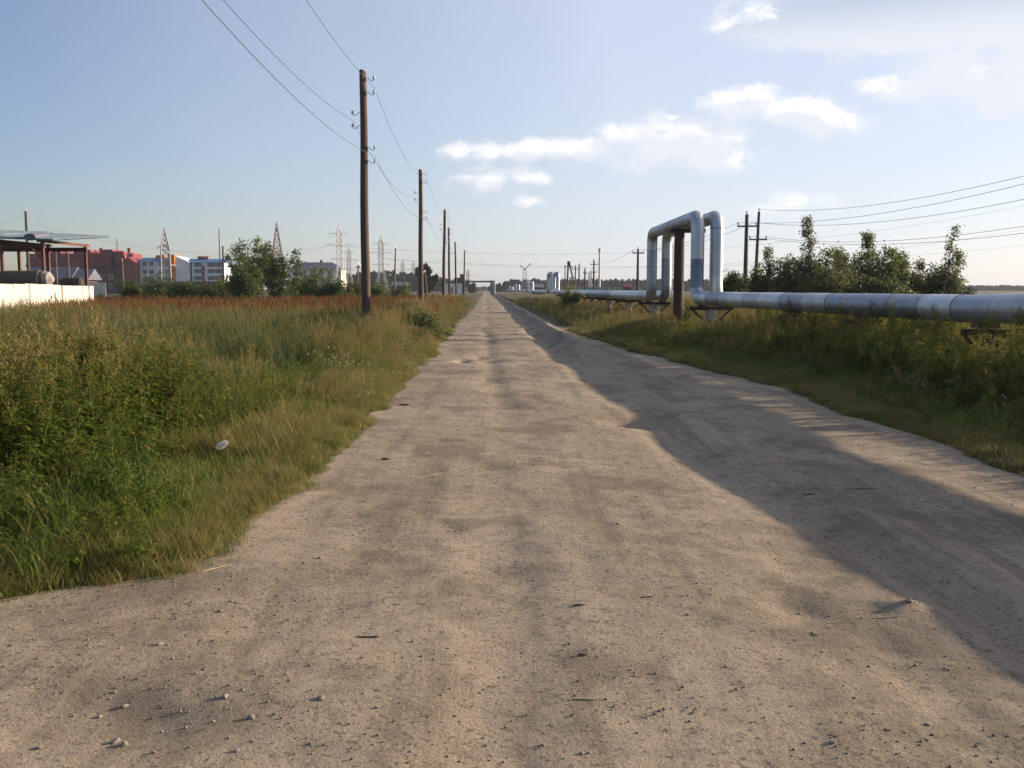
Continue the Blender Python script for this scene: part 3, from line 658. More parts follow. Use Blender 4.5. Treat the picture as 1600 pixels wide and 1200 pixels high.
x0, x1 = bx(198), bx(219); loc = Vector(((x0+x1)/2, DB-4, 0)); t = thing('brick_house', 'red brick gabled house end beside the pale block', 'house', loc)
ze = bz(412); MB().box(((x0+x1)/2, DB, ze/2), (x1-x0, 8, ze)).build('wall', M['brick'], t)
MB().prism([(x0-.3, DB-4.3, ze), ((x0+x1)/2, DB-4.3, bz(402)), (x1+.3, DB-4.3, ze)], (0, 8.6, 0)).build('roof', M['maroon'], t)
# pale block with blue roof, orange stair tower, white gable
x0, x1, x2, x3 = bx(218), bx(265), bx(275), bx(294); loc = Vector(((x0+x1)/2, DB, 0)); t = thing('apartment_building', 'pale grey block with blue roof, orange stair tower and white end wall', 'building', loc)
ze = bz(408); MB().box(((x0+x1)/2, DB+5, ze/2), (x1-x0, 10, ze)).build('wall', M['render'], t)
rf = MB().prism([(x0-.4, DB-.5, ze), (x0-.4, DB+5, bz(402)), (x0-.4, DB+10.5, ze)], (x1-x0+.4, 0, 0)).build('roof', M['blueroof'], t)
MB().box((bx(246), DB+4, bz(402)), (3, 2, 1.6)).build('chimney', M['orange'], rf)
MB().box(((x1+x2)/2, DB+1.5, bz(398)/2), (x2-x1-.05, 5, bz(398))).build('stair_tower', M['orange'], t)
MB().prism([(x2+.02, DB, 0), (x3, DB+1, 0), (x3, DB+1, bz(409)), (x2+.02, DB, bz(400))], (0, 11, 0)).build('end_wall', M['render'], t)
windows(t, [x0+2.0, x0+4.2, x0+7.5, x0+9.4], [bz(439), bz(428), bz(416)], DB, loc)
x0, x1 = bx(297), bx(346); loc = Vector(((x0+x1)/2, DB+2, 0)); t = thing('apartment_building', 'white block with bright blue roof and dark red stair strip', 'building', loc)
ze = bz(409.5); MB().box(((x0+x1)/2, DB+7, ze/2), (x1-x0, 10, ze)).build('wall', M['render'], t)
rf = MB().prism([(x0-2, DB+1.4, ze), (x0-2, DB+7, bz(403.5)), (x0-2, DB+12.5, ze)], (x1-x0+2.5, 0, 0)).build('roof', M['blueroof'], t)
for px in (303, 307, 311, 316): MB().box((bx(px), DB+6, bz(403)), (.8, .8, 1.5)).build('chimney', M['brick'], rf)
MB().box((bx(315), DB+1.9, ze*.5), (.9, .3, ze*.8)).build('stair_strip', M['redpaint'], t)
windows(t, [bx(304), bx(309), bx(325), bx(330), bx(337), bx(342)], [bz(438), bz(427), bz(417)], DB+2, loc)
x0, x1 = bx(440), bx(525); loc = Vector(((x0+x1)/2, DB+30, 0)); t = thing('apartment_building', 'long cream block with grey hipped roof behind the bushes', 'building', loc)
ze = bz(420); Y0 = DB+10
MB().box(((x0+x1)/2, Y0+5, ze/2), (x1-x0, 10, ze)).build('wall', M['cream'], t)
h = bz(408); m_ = MB(); a, b, c, d = (x0-.6, Y0-.6, ze), (x1+.6, Y0-.6, ze), (x1+.6, Y0+10.6, ze), (x0-.6, Y0+10.6, ze); e, f = (x0+4, Y0+5, h), (x1-4, Y0+5, h)
m_.poly([a, b, f, e]).poly([c, d, e, f]).poly([b, c, f]).poly([d, a, e]).poly([a, d, c, b]); rf = m_.build('roof', M['greyroof'], t)
for px in (462, 498): MB().box((bx(px)*1.03, Y0+5, h), (.8, .8, 1.6)).build('chimney', M['brick'], rf)
windows(t, [x0+2.5+i*3.0 for i in range(6)], [bz(440), bz(429)], Y0, loc)
def shed(px0, px1, ytop, yeave, Y, dep, wm, rm, label, hip=0, name='house', cat='house'):
    a = at(px0, ytop, Y); b = at(px1, yeave, Y); loc = ((a.x+b.x)/2, Y+dep/2, 0); t = thing(name, label, cat, loc)
    MB().box(((a.x+b.x)/2, Y+dep/2, b.z/2), (b.x-a.x, dep, b.z)).build('wall', M[wm], t)
    MB().prism([(a.x-.3, Y-.3, b.z), (a.x-.3, Y+dep/2, a.z), (a.x-.3, Y+dep+.3, b.z)], (b.x-a.x+.6, 0, 0)).build('roof', M[rm], t)
    MB().box(((a.x*.6+b.x*.4), Y-.04, b.z*.4), (1.0, .1, b.z*.8)).build('door', M['wood'], t)
    return t
shed(612, 634, 440, 446, 260, 7, 'darkbrick', 'greyroof', 'small house with grey roof in front of the left forest')
shed(694, 722, 443, 447, 380, 9, 'render', 'corrugated', 'low pale blue-roofed shed behind the far roadside poles')
shed(832, 849, 443, 449, 300, 8, 'redpaint', 'greyroof', 'long dull red shed behind the small pipe loops')
shed(976, 986, 444, 448, 225, 4, 'redpaint', 'maroon', 'little red hut at the end of the teal fence')
def panel_fence(a, b, h, w, mat_, name, label, cat, post=None, th=.05, jit=.03, piece='board'):
    a = Vector((a[0], a[1], 0)); b = Vector((b[0], b[1], 0)); d = (b-a); n = max(1, int(d.length/w)); rz = math.atan2(d.y, d.x)
    t = thing(name, label, cat, tuple(a)); t.rotation_euler.z = rz; ww = d.length/n
    meshes = [MB().box((0, 0, h/2-.05), (ww-.035, th, h+.1)).mesh(piece, M[mat_])]
    for k in range(n):
        o = link(piece, meshes[0], t); o.location = ((k+.5)*ww, random.uniform(-jit, jit), random.uniform(-.04, .05)*h*.4); o.rotation_euler = (random.uniform(-.02, .02), random.uniform(-.006, .006), random.uniform(-.03, .03))
    MB().box((d.length/2+a.x, a.y+th+.06, h*.75), (d.length, .07, .09)).build('rail', M['wood'], t); MB().box((d.length/2+a.x, a.y+th+.06, h*.25), (d.length, .07, .09)).build('rail', M['wood'], t)
    return t
panel_fence((-20.5, 33), (-34.8, 80), 1.87, 3.1, 'whiteboard', 'panel_fence', 'white concrete slab fence running away along the far left yard', 'fence', piece='slab', th=.14, jit=.05)
panel_fence((-34.9, 80.3), (-48, 84), 1.8, 3.1, 'whiteboard', 'panel_fence', 'rear return of the white slab fence behind its far corner', 'fence', piece='slab', th=.14, jit=.05)
p, q = at(888, 449, 230), at(983, 450, 230); panel_fence((p.x, 230), (q.x, 230), 2.1, 2.4, 'teal', 'panel_fence', 'long teal panel fence beyond the pipeline', 'fence')
p, q = at(131, 441, 160), at(165, 441, 160); panel_fence((p.x, 160), (q.x, 160), 2.7, 1.9, 'whiteboard', 'concrete_wall', 'short white wall of upright slabs in the left distance', 'wall')
p, q = at(262, 437, 250), at(350, 437, 250); panel_fence((p.x, 250), (q.x, 250), 3.6, 2.5, 'darkbrick', 'panel_fence', 'low dark brown fence below the white block', 'fence')
# open shed with corrugated roof, tank under it
def open_shed():
    Y = 70; t = thing('open_shed', 'open rusty steel shed with curled corrugated roof at the left edge', 'shed', (at(20, 440, Y).x, Y, 0))
    zr = at(0, 374, Y).z
    xs = [at(px, 440, Y).x for px in (-95, -45, 5, 69)]
    for x_ in xs:
        for yy in (Y, Y+7): MB().box((x_, yy, zr/2), (.2, .2, zr)).build('post', M['rust'], t)
    for yy in (Y, Y+7): MB().box(((xs[0]+xs[3])/2, yy, zr-.45), (xs[3]-xs[0]+.3, .14, .32)).build('beam', M['rust'], t)
    for x_ in xs: MB().box((x_, Y+3.5, zr-.12), (.14, 8.4, .2)).build('rafter', M['rust'], t)
    x_, xe = xs[0]-1, at(95, 376, Y).x; n = int((xe-x_)/1.0)
    for k in range(n):
        a = x_+(xe-x_)*k/n; b = x_+(xe-x_)*(k+1)/n; m_ = MB(); seg = 12
        tilt = lambda y: .10*(y-Y)
        for i in range(seg):
            u0 = a+(b-a)*i/seg; u1 = a+(b-a)*(i+1)/seg; sl_ = lambda u: .45*(xe-u)/(xe-x_); z0 = zr-.16+.035*math.cos(i*math.pi)+sl_(u0); z1 = zr-.16+.035*math.cos((i+1)*math.pi)+sl_(u1)
            m_.prism([(u0, Y-1.2, z0), (u1, Y-1.2, z1), (u1, Y-1.2, z1+.10), (u0, Y-1.2, z0+.10)], (0, 9.6, .75))
        o = m_.build('roof_sheet', M['corrugated'], t); o.location.z += random.uniform(-.03, .04)+(.10 if k < n*.55 else 0)
    c = at(60, 373, Y).x; m_ = MB()
    m_.tube([(c, Y-1.25+i*.5, zr+.10+i*.05) for i in range(5)], [.42]*5, 14, True, 0, .6); m_.build('rolled_sheet', M['greyroof'], t, smooth=False)
    MB().bar((xs[3], Y, zr-1.5), (xs[3]-1.1, Y, zr-.3), .1).build('brace', M['rust'], t)
    z = at(0, 436, 68).z; x0, x1 = at(6, 436, 68).x, at(72, 436, 68).x
    t2 = thing('storage_tank', 'dark horizontal tank with a pale end under the open shed', 'tank', ((x0+x1)/2, 68.5, 0))
    MB().tube([(x0-2, 69, z), (x0, 69, z), (x1-.7, 69, z), (x1-.25, 69, z), (x1, 69, z)], [.5, .62, .62, .5, .15], 18).build('shell', M['tank'], t2, smooth=False)
    MB().tube([(x1-.9, 69, z), (x1-.25, 69, z), (x1+.04, 69, z)], [.64, .53, .17], 18).build('end_cap', M['concrete'], t2)
    for s in (.15, .8): MB().box((x0+(x1-x0)*s, 69, z/2-.2), (.35, 1.0, z-.4)).build('cradle', M['concrete'], t2)
    x0, x1 = at(96, 441, 110).x, at(129, 441, 110).x; z = at(0, 441, 110).z
    t3 = thing('storage_tank', 'small black tank lying beyond the fence corner', 'tank', ((x0+x1)/2, 110, 0))
    MB().tube([(x0, 110, z), (x0+.2, 110, z), (x1-.2, 110, z), (x1, 110, z)], [.35, .55, .55, .35], 14).build('shell', M['blackpipe'], t3)
    for s in (.2, .8): MB().box((x0+(x1-x0)*s, 110, z/2-.2), (.3, .8, max(z-.4, .3))).build('cradle', M['concrete'], t3)
open_shed()
# ------------------------------------------------------------------ foliage meshes
def leaves(C, n, spread, size, asp=0.5, flat=0.0, r=rng):
    """n leaf faces scattered round each centre: (verts, quads)"""
    C = np.asarray(C, float).reshape(-1, 3); k = len(C)*n
    c = np.repeat(C, n, 0)+r.normal(size=(k, 3))*spread
    a = r.normal(size=(k, 3)); a[:, 2] -= flat; a /= np.linalg.norm(a, axis=1)[:, None]
    b = r.normal(size=(k, 3)); b -= a*(a*b).sum(1)[:, None]; b /= np.linalg.norm(b, axis=1)[:, None]
    s = (size*r.uniform(.6, 1.4, k))[:, None]
    nrm = np.cross(a, b)
    v = np.stack([c-a*s*.5, c+b*s*asp*.5+nrm*s*.08, c+a*s*.5, c-b*s*asp*.5+nrm*s*.08], 1).reshape(-1, 3)
    return v, np.arange(k*4).reshape(-1, 4)
G1 = [(0.020,0.038,0.008),(0.040,0.068,0.013),(0.075,0.105,0.020),(0.12,0.135,0.03)]
M['willow'] = leafmat('willow_leaf', [(0.042,0.058,0.018),(0.075,0.098,0.030),(0.12,0.14,0.048),(0.19,0.20,0.08)], .45)
M['bushgreen'] = leafmat('bush_leaf', [(0.028,0.046,0.013),(0.052,0.080,0.020),(0.095,0.125,0.033),(0.15,0.165,0.05)], .48)
M['birchleaf'] = leafmat('birch_leaf', [(0.05,0.064,0.022),(0.09,0.108,0.036),(0.14,0.15,0.055),(0.21,0.19,0.085)], .48)
M['grass'] = leafmat('green_grass', [(0.060,0.100,0.014),(0.10,0.155,0.024),(0.165,0.21,0.036),(0.26,0.255,0.065)], .5)
M['drygrass'] = leafmat('dry_grass', [(0.10,0.095,0.025),(0.19,0.155,0.05),(0.30,0.22,0.09),(0.40,0.30,0.14)], .4)
M['weed'] = leafmat('weed_leaf', [(0.060,0.092,0.014),(0.105,0.145,0.024),(0.165,0.195,0.034),(0.25,0.235,0.05)], .5)
M['seed'] = leafmat('seed_head', [(0.13,0.115,0.03),(0.20,0.165,0.045),(0.27,0.21,0.065),(0.33,0.25,0.09)], .4)
M['sorrel'] = leafmat('red_sorrel', [(0.10,0.035,0.014),(0.17,0.058,0.022),(0.22,0.085,0.03),(0.26,0.13,0.05)], .3, patch=.12)
M['yellowleaf'] = leafmat('yellowed_leaf', [(0.20,0.13,0.02),(0.35,0.24,0.03),(0.45,0.33,0.05)], .4)
M['flower'] = leafmat('white_flower', [(0.55,0.50,0.48),(0.7,0.64,0.62),(0.75,0.70,0.68)], .3)
M['reed'] = leafmat('reed_leaf', [(0.030,0.062,0.022),(0.05,0.095,0.034),(0.085,0.13,0.045),(0.13,0.17,0.06)], .4)
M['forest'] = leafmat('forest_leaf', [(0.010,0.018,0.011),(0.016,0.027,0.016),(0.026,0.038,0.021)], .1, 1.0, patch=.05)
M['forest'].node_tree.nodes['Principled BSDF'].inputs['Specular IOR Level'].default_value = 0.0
def limb(p, d, L_, n, wob, r, up=0.0):
    pts = [Vector(p)]; d = Vector(d).normalized()
    for k in range(n):
        d = (d+Vector((r.normal(), r.normal(), r.normal()))*wob+Vector((0, 0, up))).normalized(); pts.append(pts[-1]+d*(L_/n))
    return pts
def tree(name, label, cat, x, y, h, w, kind, seed, lm, group=None, n=26, lsize=.16):
    r = np.random.RandomState(seed); t = thing(name, label, cat, (x, y, 0), 0, group); wood = MB(); C = []
    if kind == 'birch':
        tr = limb((x, y, -.1), (r.uniform(-.08, .16), 0, 1), h*.97, 9, .035, r); wood.tube(tr, list(np.linspace(.02*h*.55, .008, 10)), 7)
        for k in range(int(9*h)):
            f = r.uniform(.12, 1.0)**.8; i = min(int(f*9), 8); p = tr[i].lerp(tr[i+1], f*9-i); a = r.uniform(0, 6.28); ll = w*.5*(1.08-f)**.75*r.uniform(.5, 1.25)+.12
            lb = limb(p, (math.cos(a), math.sin(a), .9), ll, 4, .22, r, .05); wood.tube(lb, [.014, .011, .008, .006, .004], 4)
            C += [tuple(q) for q in lb[1:]]+[tuple(lb[2].lerp(lb[3], .5))]
        v, f = leaves(C, max(3, n//5), .15, lsize, .62, .2, r)
    else:
        nb = 9 if kind == 'bush' else 12
        for k in range(nb):
            a = r.uniform(0, 6.28); o_ = r.uniform(.05, 1); L_ = h*r.uniform(.55, 1.0)*(1-.25*o_)
            st = limb((x+math.cos(a)*w*.12*o_, y+math.sin(a)*w*.12*o_, -.1), (math.cos(a)*.62*o_*w/h, math.sin(a)*.62*o_*w/h, 1), L_, 7, .09, r)
            wood.tube(st, list(np.linspace(.012*h, .006, 8)), 5)
            for j in range(2, 8):
                for q in range(3):
                    a2 = r.uniform(0, 6.28); lb = limb(st[j], (math.cos(a2), math.sin(a2), r.uniform(.1, .9)), w*r.uniform(.08, .24), 3, .25, r)
                    wood.tube(lb, [.012, .008, .006, .004], 4); C += [tuple(p_) for p_ in lb[1:]]
                if j < 5 and kind == 'bush': C.append((st[j].x+r.normal()*w*.16, st[j].y+r.normal()*w*.16, st[j].z*r.uniform(.2, .9)))
        v, f = leaves(C, max(4, n//3), .17 if kind == 'bush' else .2, lsize, .5, .1, r)
    wood.build('trunk', M['birchbark' if kind == 'birch' else 'bark'], t)
    v = v-np.array([x, y, 0]); v[:, 2] = np.maximum(v[:, 2], .02)
    link('crown', make_mesh('crown', v, f, M[lm]), t)
    return t
def tree_px(px, ytop, Y, wpx, kind, lm, name, label, cat, seed, group=None, n=26, ls=.16):
    p = at(px, ytop, Y); k_ = 1.16 if kind == 'bush' else 1.02; return tree(name, label, cat, p.x, Y, p.z*k_, wpx*Y/F*(1.15 if kind == 'bush' else 1), kind, seed, lm, group, n, ls)
tree_px(392, 366, 92, 62, 'tree', 'willow', 'willow_tree', 'tall willow with the highest pointed crown in the left field', 'tree', 1, None, 40, .22)
tree_px(432, 388, 90, 58, 'bush', 'willow', 'willow_tree', 'rounded willow adjoining the tall one on its right', 'tree', 2, None, 40, .22)
tree_px(378, 412, 86, 40, 'bush', 'bushgreen', 'willow_shrub', 'dark shrub at the left foot of the tall willow', 'shrub', 3, None, 34, .2)
gl_ = 'green shrubs along the far edge of the left field'
for i, (px, yt, Y, w, l) in enumerate([(232, 428, 100, 80, 'wide rounded green shrub below the grey lattice tower'), (283, 440, 98, 50, 'low shrub right of the wide rounded one, below the white block'), (318, 442, 98, 60, 'low dark shrub below the blue-roofed white block'), (352, 430, 96, 50, 'shrub left of the dark willow shrub, below the thin poles'),
        (486, 422, 100, 56, 'pale green shrub between the willows and the white pylon'), (462, 438, 98, 40, 'low shrub at the right foot of the willows'), (520, 438, 100, 50, 'dark shrub at the foot of the white pylon'), (548, 440, 104, 44, 'low shrub just left of the nearest wooden pole'), (590, 446, 110, 50, 'low shrub right of the nearest wooden pole'), (628, 448, 120, 46, 'low shrub in front of the small grey-roofed house'),
        (205, 445, 98, 30, 'small shrub at the left end of the shrub row')]):
    tree_px(px, yt, Y, w, 'bush', 'willow' if i in (4, 7) else 'bushgreen', 'green_shrub', l, 'shrub', 20+i, gl_, 30, .22)
tree_px(667, 413, 260, 26, 'tree', 'forest', 'broadleaf_tree', 'loose grey-green tree behind the second wooden pole', 'tree', 50, None, 40, .7)
tree_px(738, 441, 420, 14, 'tree', 'forest', 'broadleaf_tree', 'round dark tree at the vanishing end of the road', 'tree', 51, None, 40, .9)
tree_px(718, 428, 420, 14, 'tree', 'forest', 'broadleaf_tree', 'small dark tree behind the far roadside poles', 'tree', 52, None, 40, .9)
gr = 'birch saplings behind the near pipe'
for i, (px, yt, Y, w, l) in enumerate([(1257, 338, 60, 48, 'tallest dense birch sapling behind the near pipe'), (1203, 388, 62, 30, 'slim birch sapling right of the twin poles'), (1376, 362, 60, 40, 'birch sapling in the middle of the thicket behind the pipe'),
        (1473, 350, 58, 44, 'airy birch sapling leaning right near the thicket\'s right end'), (1500, 390, 58, 34, 'small airy birch at the right end of the thicket'), (1304, 390, 63, 34, 'short birch just right of the tallest sapling'), (1318, 396, 61, 30, 'low birch left of the middle sapling'), (1425, 408, 62, 34, 'low birch between the middle and the airy sapling')]):
    tree_px(px, yt, Y, w*1.15, 'birch', 'birchleaf', 'birch_sapling', l, 'tree', 70+i, gr, 40 if i not in (3, 4) else 22, .14)
gb = 'bushes of the thicket behind the near pipe'
for i, (px, yt, Y, w, l) in enumerate([(1190, 430, 62, 60, 'low bush at the left end of the thicket by the twin poles'), (1232, 412, 60, 60, 'bush left of the tallest birch sapling'), (1275, 400, 61, 70, 'dense bush right below the tallest birch sapling'), (1322, 398, 60, 64, 'dense bush in the left half of the thicket'), (1352, 402, 62, 56, 'bush left of the middle birch sapling'),
        (1396, 404, 60, 60, 'bush right of the middle birch sapling'), (1440, 418, 60, 60, 'bush left of the airy leaning birch'), (1482, 428, 59, 50, 'low bush below the airy leaning birch'), (1145, 440, 66, 50, 'low bush right of the tall loop'), (1300, 432, 56, 70, 'low front bush in the left half of the thicket'), (1380, 434, 56, 80, 'low front bush in the middle of the thicket')]):
    tree_px(px, yt-4, Y, w*1.15, 'bush', 'bushgreen' if i % 3 else 'birchleaf', 'thicket_bush', l, 'bush', 90+i, gb, 54, .17)
tree_px(890, 452, 68, 26, 'bush', 'willow', 'green_shrub', 'leafy shrub growing up in front of the far pipe', 'shrub', 120, None, 24, .15)
tree_px(893, 446, 150, 40, 'bush', 'willow', 'green_shrub', 'rounded shrub beyond the pipe below the A-frame pole', 'shrub', 121, None, 24, .3)
tree_px(962, 449, 150, 30, 'bush', 'willow', 'green_shrub', 'rounded shrub in front of the teal fence', 'shrub', 122, None, 24, .3)
pp = gp(672, 531); tree('roadside_shrub', 'small dark green shrub in the grass at the left road edge', 'shrub', pp.x-.35, pp.y, .85, 1.1, 'bush', 130, 'bushgreen', None, 40, .07)
# far woods
def forest(name, label, segs, seed):
    r = np.random.RandomState(seed); V = []; Fs = []; n = 0
    for (px0, px1, y0, y1, Y) in segs:
        cnt = int(abs(px1-px0)*Y/F/2.6)
        for row in range(3):
            for k in range(cnt):
                f = (k+r.uniform(-.4, .4))/max(1, cnt); px = px0+(px1-px0)*f; top = at(px, y0+(y1-y0)*f, Y); yy = Y+row*9+r.uniform(-4, 4); h = top.z*r.uniform(.82, 1.03)*(1 if row else .93); x = top.x
                conif = r.rand() < .6; m_ = 100
                f_ = r.uniform(0, 1, m_)**.8; rad = (1.9*(1.03-f_) if conif else 2.1*np.sqrt(np.clip(1-(f_*1.9-.9)**2, .05, 1)))*r.uniform(.8, 1.2)
                a = r.uniform(0, 6.28, m_); C = np.stack([x+np.cos(a)*rad, yy+np.sin(a)*rad, h*(.06+.94*f_)], 1)
                v, q = leaves(C, 1, .25, 1.7 if conif else 2.0, .8, .3, r); V.append(v); Fs.append(q+n); n += len(v)
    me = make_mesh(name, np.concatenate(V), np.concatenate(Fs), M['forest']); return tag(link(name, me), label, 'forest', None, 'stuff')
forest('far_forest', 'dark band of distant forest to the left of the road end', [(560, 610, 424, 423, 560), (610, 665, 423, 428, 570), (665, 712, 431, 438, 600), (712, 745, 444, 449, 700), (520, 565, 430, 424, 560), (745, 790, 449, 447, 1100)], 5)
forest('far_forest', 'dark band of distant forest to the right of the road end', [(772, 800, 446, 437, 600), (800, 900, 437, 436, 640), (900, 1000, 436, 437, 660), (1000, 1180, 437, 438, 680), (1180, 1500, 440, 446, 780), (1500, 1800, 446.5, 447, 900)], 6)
# ------------------------------------------------------------------ ground vegetation templates
def blade(V, Fc, MI, base, yaw, L_, w, lean, curl, mi, seg=4):
    n = len(V); d = np.array([math.cos(yaw), math.sin(yaw)]); s = np.array([-d[1], d[0]]); p = np.array(base, float); a = lean
    for k in range(seg+1):
        ww = w*(1-(k/seg)**1.6)*.5+.0004
        V.append((p[0]-s[0]*ww, p[1]-s[1]*ww, p[2])); V.append((p[0]+s[0]*ww, p[1]+s[1]*ww, p[2]))
        p = p+np.array([d[0]*math.sin(a), d[1]*math.sin(a), math.cos(a)])*L_/seg; a += curl/seg
    for k in range(seg): Fc.append([n+2*k, n+2*k+1, n+2*k+3, n+2*k+2]); MI.append(mi)
def leaf(V, Fc, MI, base, d, L_, w, mi, droop=.25):
    d = Vector(d).normalized(); s = d.cross(Vector((0, 0, 1))); s = s.normalized() if s.length > .01 else Vector((1, 0, 0)); u = s.cross(d); b = Vector(base); n = len(V)
    m_ = b+d*L_*.45; tip = b+d*L_-Vector((0, 0, droop*L_))
    for p in (b, m_+s*w*.5+u*w*.12, tip, m_-s*w*.5+u*w*.12, m_-u*w*.08): V.append(tuple(p))
    Fc.extend([[n, n+1, n+4], [n+1, n+2, n+4], [n+2, n+3, n+4], [n+3, n, n+4]]); MI.extend([mi]*4)
def rods(V, Fc, MI, pts, r0, r1, mi):
    mb = MB().tube(pts, list(np.linspace(r0, r1, len(pts))), 4, False); n = len(V); V.extend([tuple(v) for v in mb.v]); Fc.extend([[a+n for a in f] for f in mb.f]); MI.extend([mi]*len(mb.f))
def T_grass(r, h, nb, spread, w=.006, dry=.15, curl=1.1):
    V, Fc, MI = [], [], []
    for k in range(nb):
        a = r.uniform(0, 6.28); q = spread*math.sqrt(r.rand()); mi = 1 if r.rand() < dry else 0
        blade(V, Fc, MI, (q*math.cos(a), q*math.sin(a), -.02), r.uniform(0, 6.28), h*r.uniform(.45, 1.15), w*r.uniform(.6, 1.5), r.uniform(.02, .35), r.uniform(.2, curl), mi)
    return V, Fc, MI, [M['grass'], M['drygrass']]
def T_tallgrass(r, h, nb, spread, reed=False, heads=8):
    V, Fc, MI = [], [], []
    for k in range(nb):
        a = r.uniform(0, 6.28); q = spread*math.sqrt(r.rand())
        blade(V, Fc, MI, (q*math.cos(a), q*math.sin(a), -.02), r.uniform(0, 6.28), h*r.uniform(.5, 1.0), (.013 if reed else .006)*r.uniform(.6, 1.4), r.uniform(.02, .25), r.uniform(.1, .9), 0 if r.rand() < .75 else 1, 5)
    for k in range(heads):
        a = r.uniform(0, 6.28); q = spread*math.sqrt(r.rand()); l = Vector((q*math.cos(a), q*math.sin(a), 0)); st = limb(l, (r.normal()*.12, r.normal()*.12, 1), h*r.uniform(.85, 1.15), 4, .05, r)
        rods(V, Fc, MI, st, .0022, .0012, 1)
        for j in range(12):
            p = st[3].lerp(st[4], .2+j/13); leaf(V, Fc, MI, p, (r.normal(), r.normal(), 1.4), h*.05, h*.012, 2, 0)
    return V, Fc, MI, [M['reed' if reed else 'grass'], M['drygrass'], M['drygrass']]
def T_weed(r, h, seeds=True, leafw=.032, yellow=.02):
    V, Fc, MI = [], [], []; st = limb((0, 0, -.03), (r.normal()*.08, r.normal()*.08, 1), h, 7, .05, r); rods(V, Fc, MI, st, .007, .003, 0)
    n = int(58*h)
    for k in range(n):
        f = r.uniform(.08, .97); i = min(int(f*7), 6); p = st[i].lerp(st[i+1], f*7-i); a = r.uniform(0, 6.28); br = (1-f)*.20*r.rand()+.01
        q = p+Vector((math.cos(a)*br, math.sin(a)*br, br*.7)); L_ = r.uniform(.06, .14)*(1.1-.55*f)
        if br > .05: rods(V, Fc, MI, [p, q], .0022, .0014, 0)
        for z in range(3 if br > .05 else 2):
            a2 = a+r.normal()*.9; leaf(V, Fc, MI, q+Vector((0, 0, r.uniform(-.03, .03))), (math.cos(a2), math.sin(a2), r.uniform(-.1, .7)), L_, L_*r.uniform(.3, .5), 2 if r.rand() < yellow else 0, r.uniform(.1, .5))
    if seeds:
        for k in range(7):
            f = r.uniform(.70, 1.0); i = min(int(f*7), 6); p = st[i].lerp(st[i+1], min(1, f*7-i)); a = r.uniform(0, 6.28)
            sp = limb(p, (math.cos(a)*.55, math.sin(a)*.55, 1), r.uniform(.09, .22)*h, 3, .12, r, .1)
            for j in range(16):
                q = sp[0].lerp(sp[3], r.uniform(.1, 1)); leaf(V, Fc, MI, q+Vector((r.normal(), r.normal(), r.normal()))*.008, (r.normal(), r.normal(), r.normal()+.8), .022, .012, 1, 0)
    return V, Fc, MI, [M['weed'], M['seed'], M['yellowleaf']]
def T_sorrel(r, h):
    V, Fc, MI = [], [], []
    for s in range(3):
        st = limb((r.normal()*.05, r.normal()*.05, -.02), (r.normal()*.1, r.normal()*.1, 1), h*r.uniform(.7, 1), 5, .05, r); rods(V, Fc, MI, st, .005, .002, 1)
        for k in range(46):
            f = r.uniform(.45, 1); i = min(int(f*5), 4); p = st[i].lerp(st[i+1], f*5-i); a = r.uniform(0, 6.28); b = r.uniform(.01, .07)*(1.3-f)
            leaf(V, Fc, MI, p+Vector((math.cos(a)*b, math.sin(a)*b, b)), (r.normal(), r.normal(), 1), .045, .028, 1, 0)
    for k in range(16): a = r.uniform(0, 6.28); leaf(V, Fc, MI, (r.normal()*.06, r.normal()*.06, r.uniform(0, .35)), (math.cos(a), math.sin(a), .9), .22, .05, 0, .3)
    return V, Fc, MI, [M['weed'], M['sorrel']]
def T_flower(r, h):
    V, Fc, MI = [], [], []
    for s in range(4):
        st = limb((r.normal()*.06, r.normal()*.06, -.02), (r.normal()*.15, r.normal()*.15, 1), h*r.uniform(.75, 1.05), 4, .06, r); rods(V, Fc, MI, st, .004, .002, 0)
        for k in range(14): f = r.uniform(.1, .9); i = min(int(f*4), 3); a = r.uniform(0, 6.28); leaf(V, Fc, MI, st[i].lerp(st[i+1], f*4-i), (math.cos(a), math.sin(a), .5), .09, .022, 0)
        for j in range(3):
            c = st[4]+Vector((r.normal()*.04, r.normal()*.04, r.normal()*.03))
            for k in range(7): leaf(V, Fc, MI, c, (r.normal(), r.normal(), .6+r.rand()), .024, .018, 1, 0)
    return V, Fc, MI, [M['weed'], M['flower']]
tcol = bpy.data.collections.new('plant_templates')
TID = {}
def add_templates(kind, fn, n):
    TID[kind] = []
    for k in range(n):
        r = np.random.RandomState(hash(kind) % 1000 if False else sum(map(ord, kind))*7+k); V, Fc, MI, ms = fn(r)
        me = make_mesh(kind, V, Fc, ms, MI); o = bpy.data.objects.new('t%03d_%s' % (len(tcol.objects), kind), me); tcol.objects.link(o); TID[kind].append(len(tcol.objects)-1)
add_templates('lowgrass', lambda r: T_grass(r, .17, 60, .16, .005, .35, 1.6), 4)
add_templates('midgrass', lambda r: T_grass(r, .42, 34, .16, .0105, .14, 2.0), 5)
add_templates('drytuft', lambda r: T_grass(r, .30, 55, .15, .005, .75, 1.5), 4)
add_templates('tallgrass', lambda r: T_tallgrass(r, .8, 42, .14), 4)
add_templates('drytall', lambda r: T_tallgrass(r, .8, 22, .14, False, 26), 3)
add_templates('reed', lambda r: T_tallgrass(r, 1.0, 34, .2, True, 1), 3)
add_templates('weed', lambda r: T_weed(r, 1.15), 5)
add_templates('leafy', lambda r: T_weed(r, .7, False, .04, .025), 4)
add_templates('sorrel', lambda r: T_sorrel(r, .95), 3)
add_templates('flower', lambda r: T_flower(r, .85), 3)
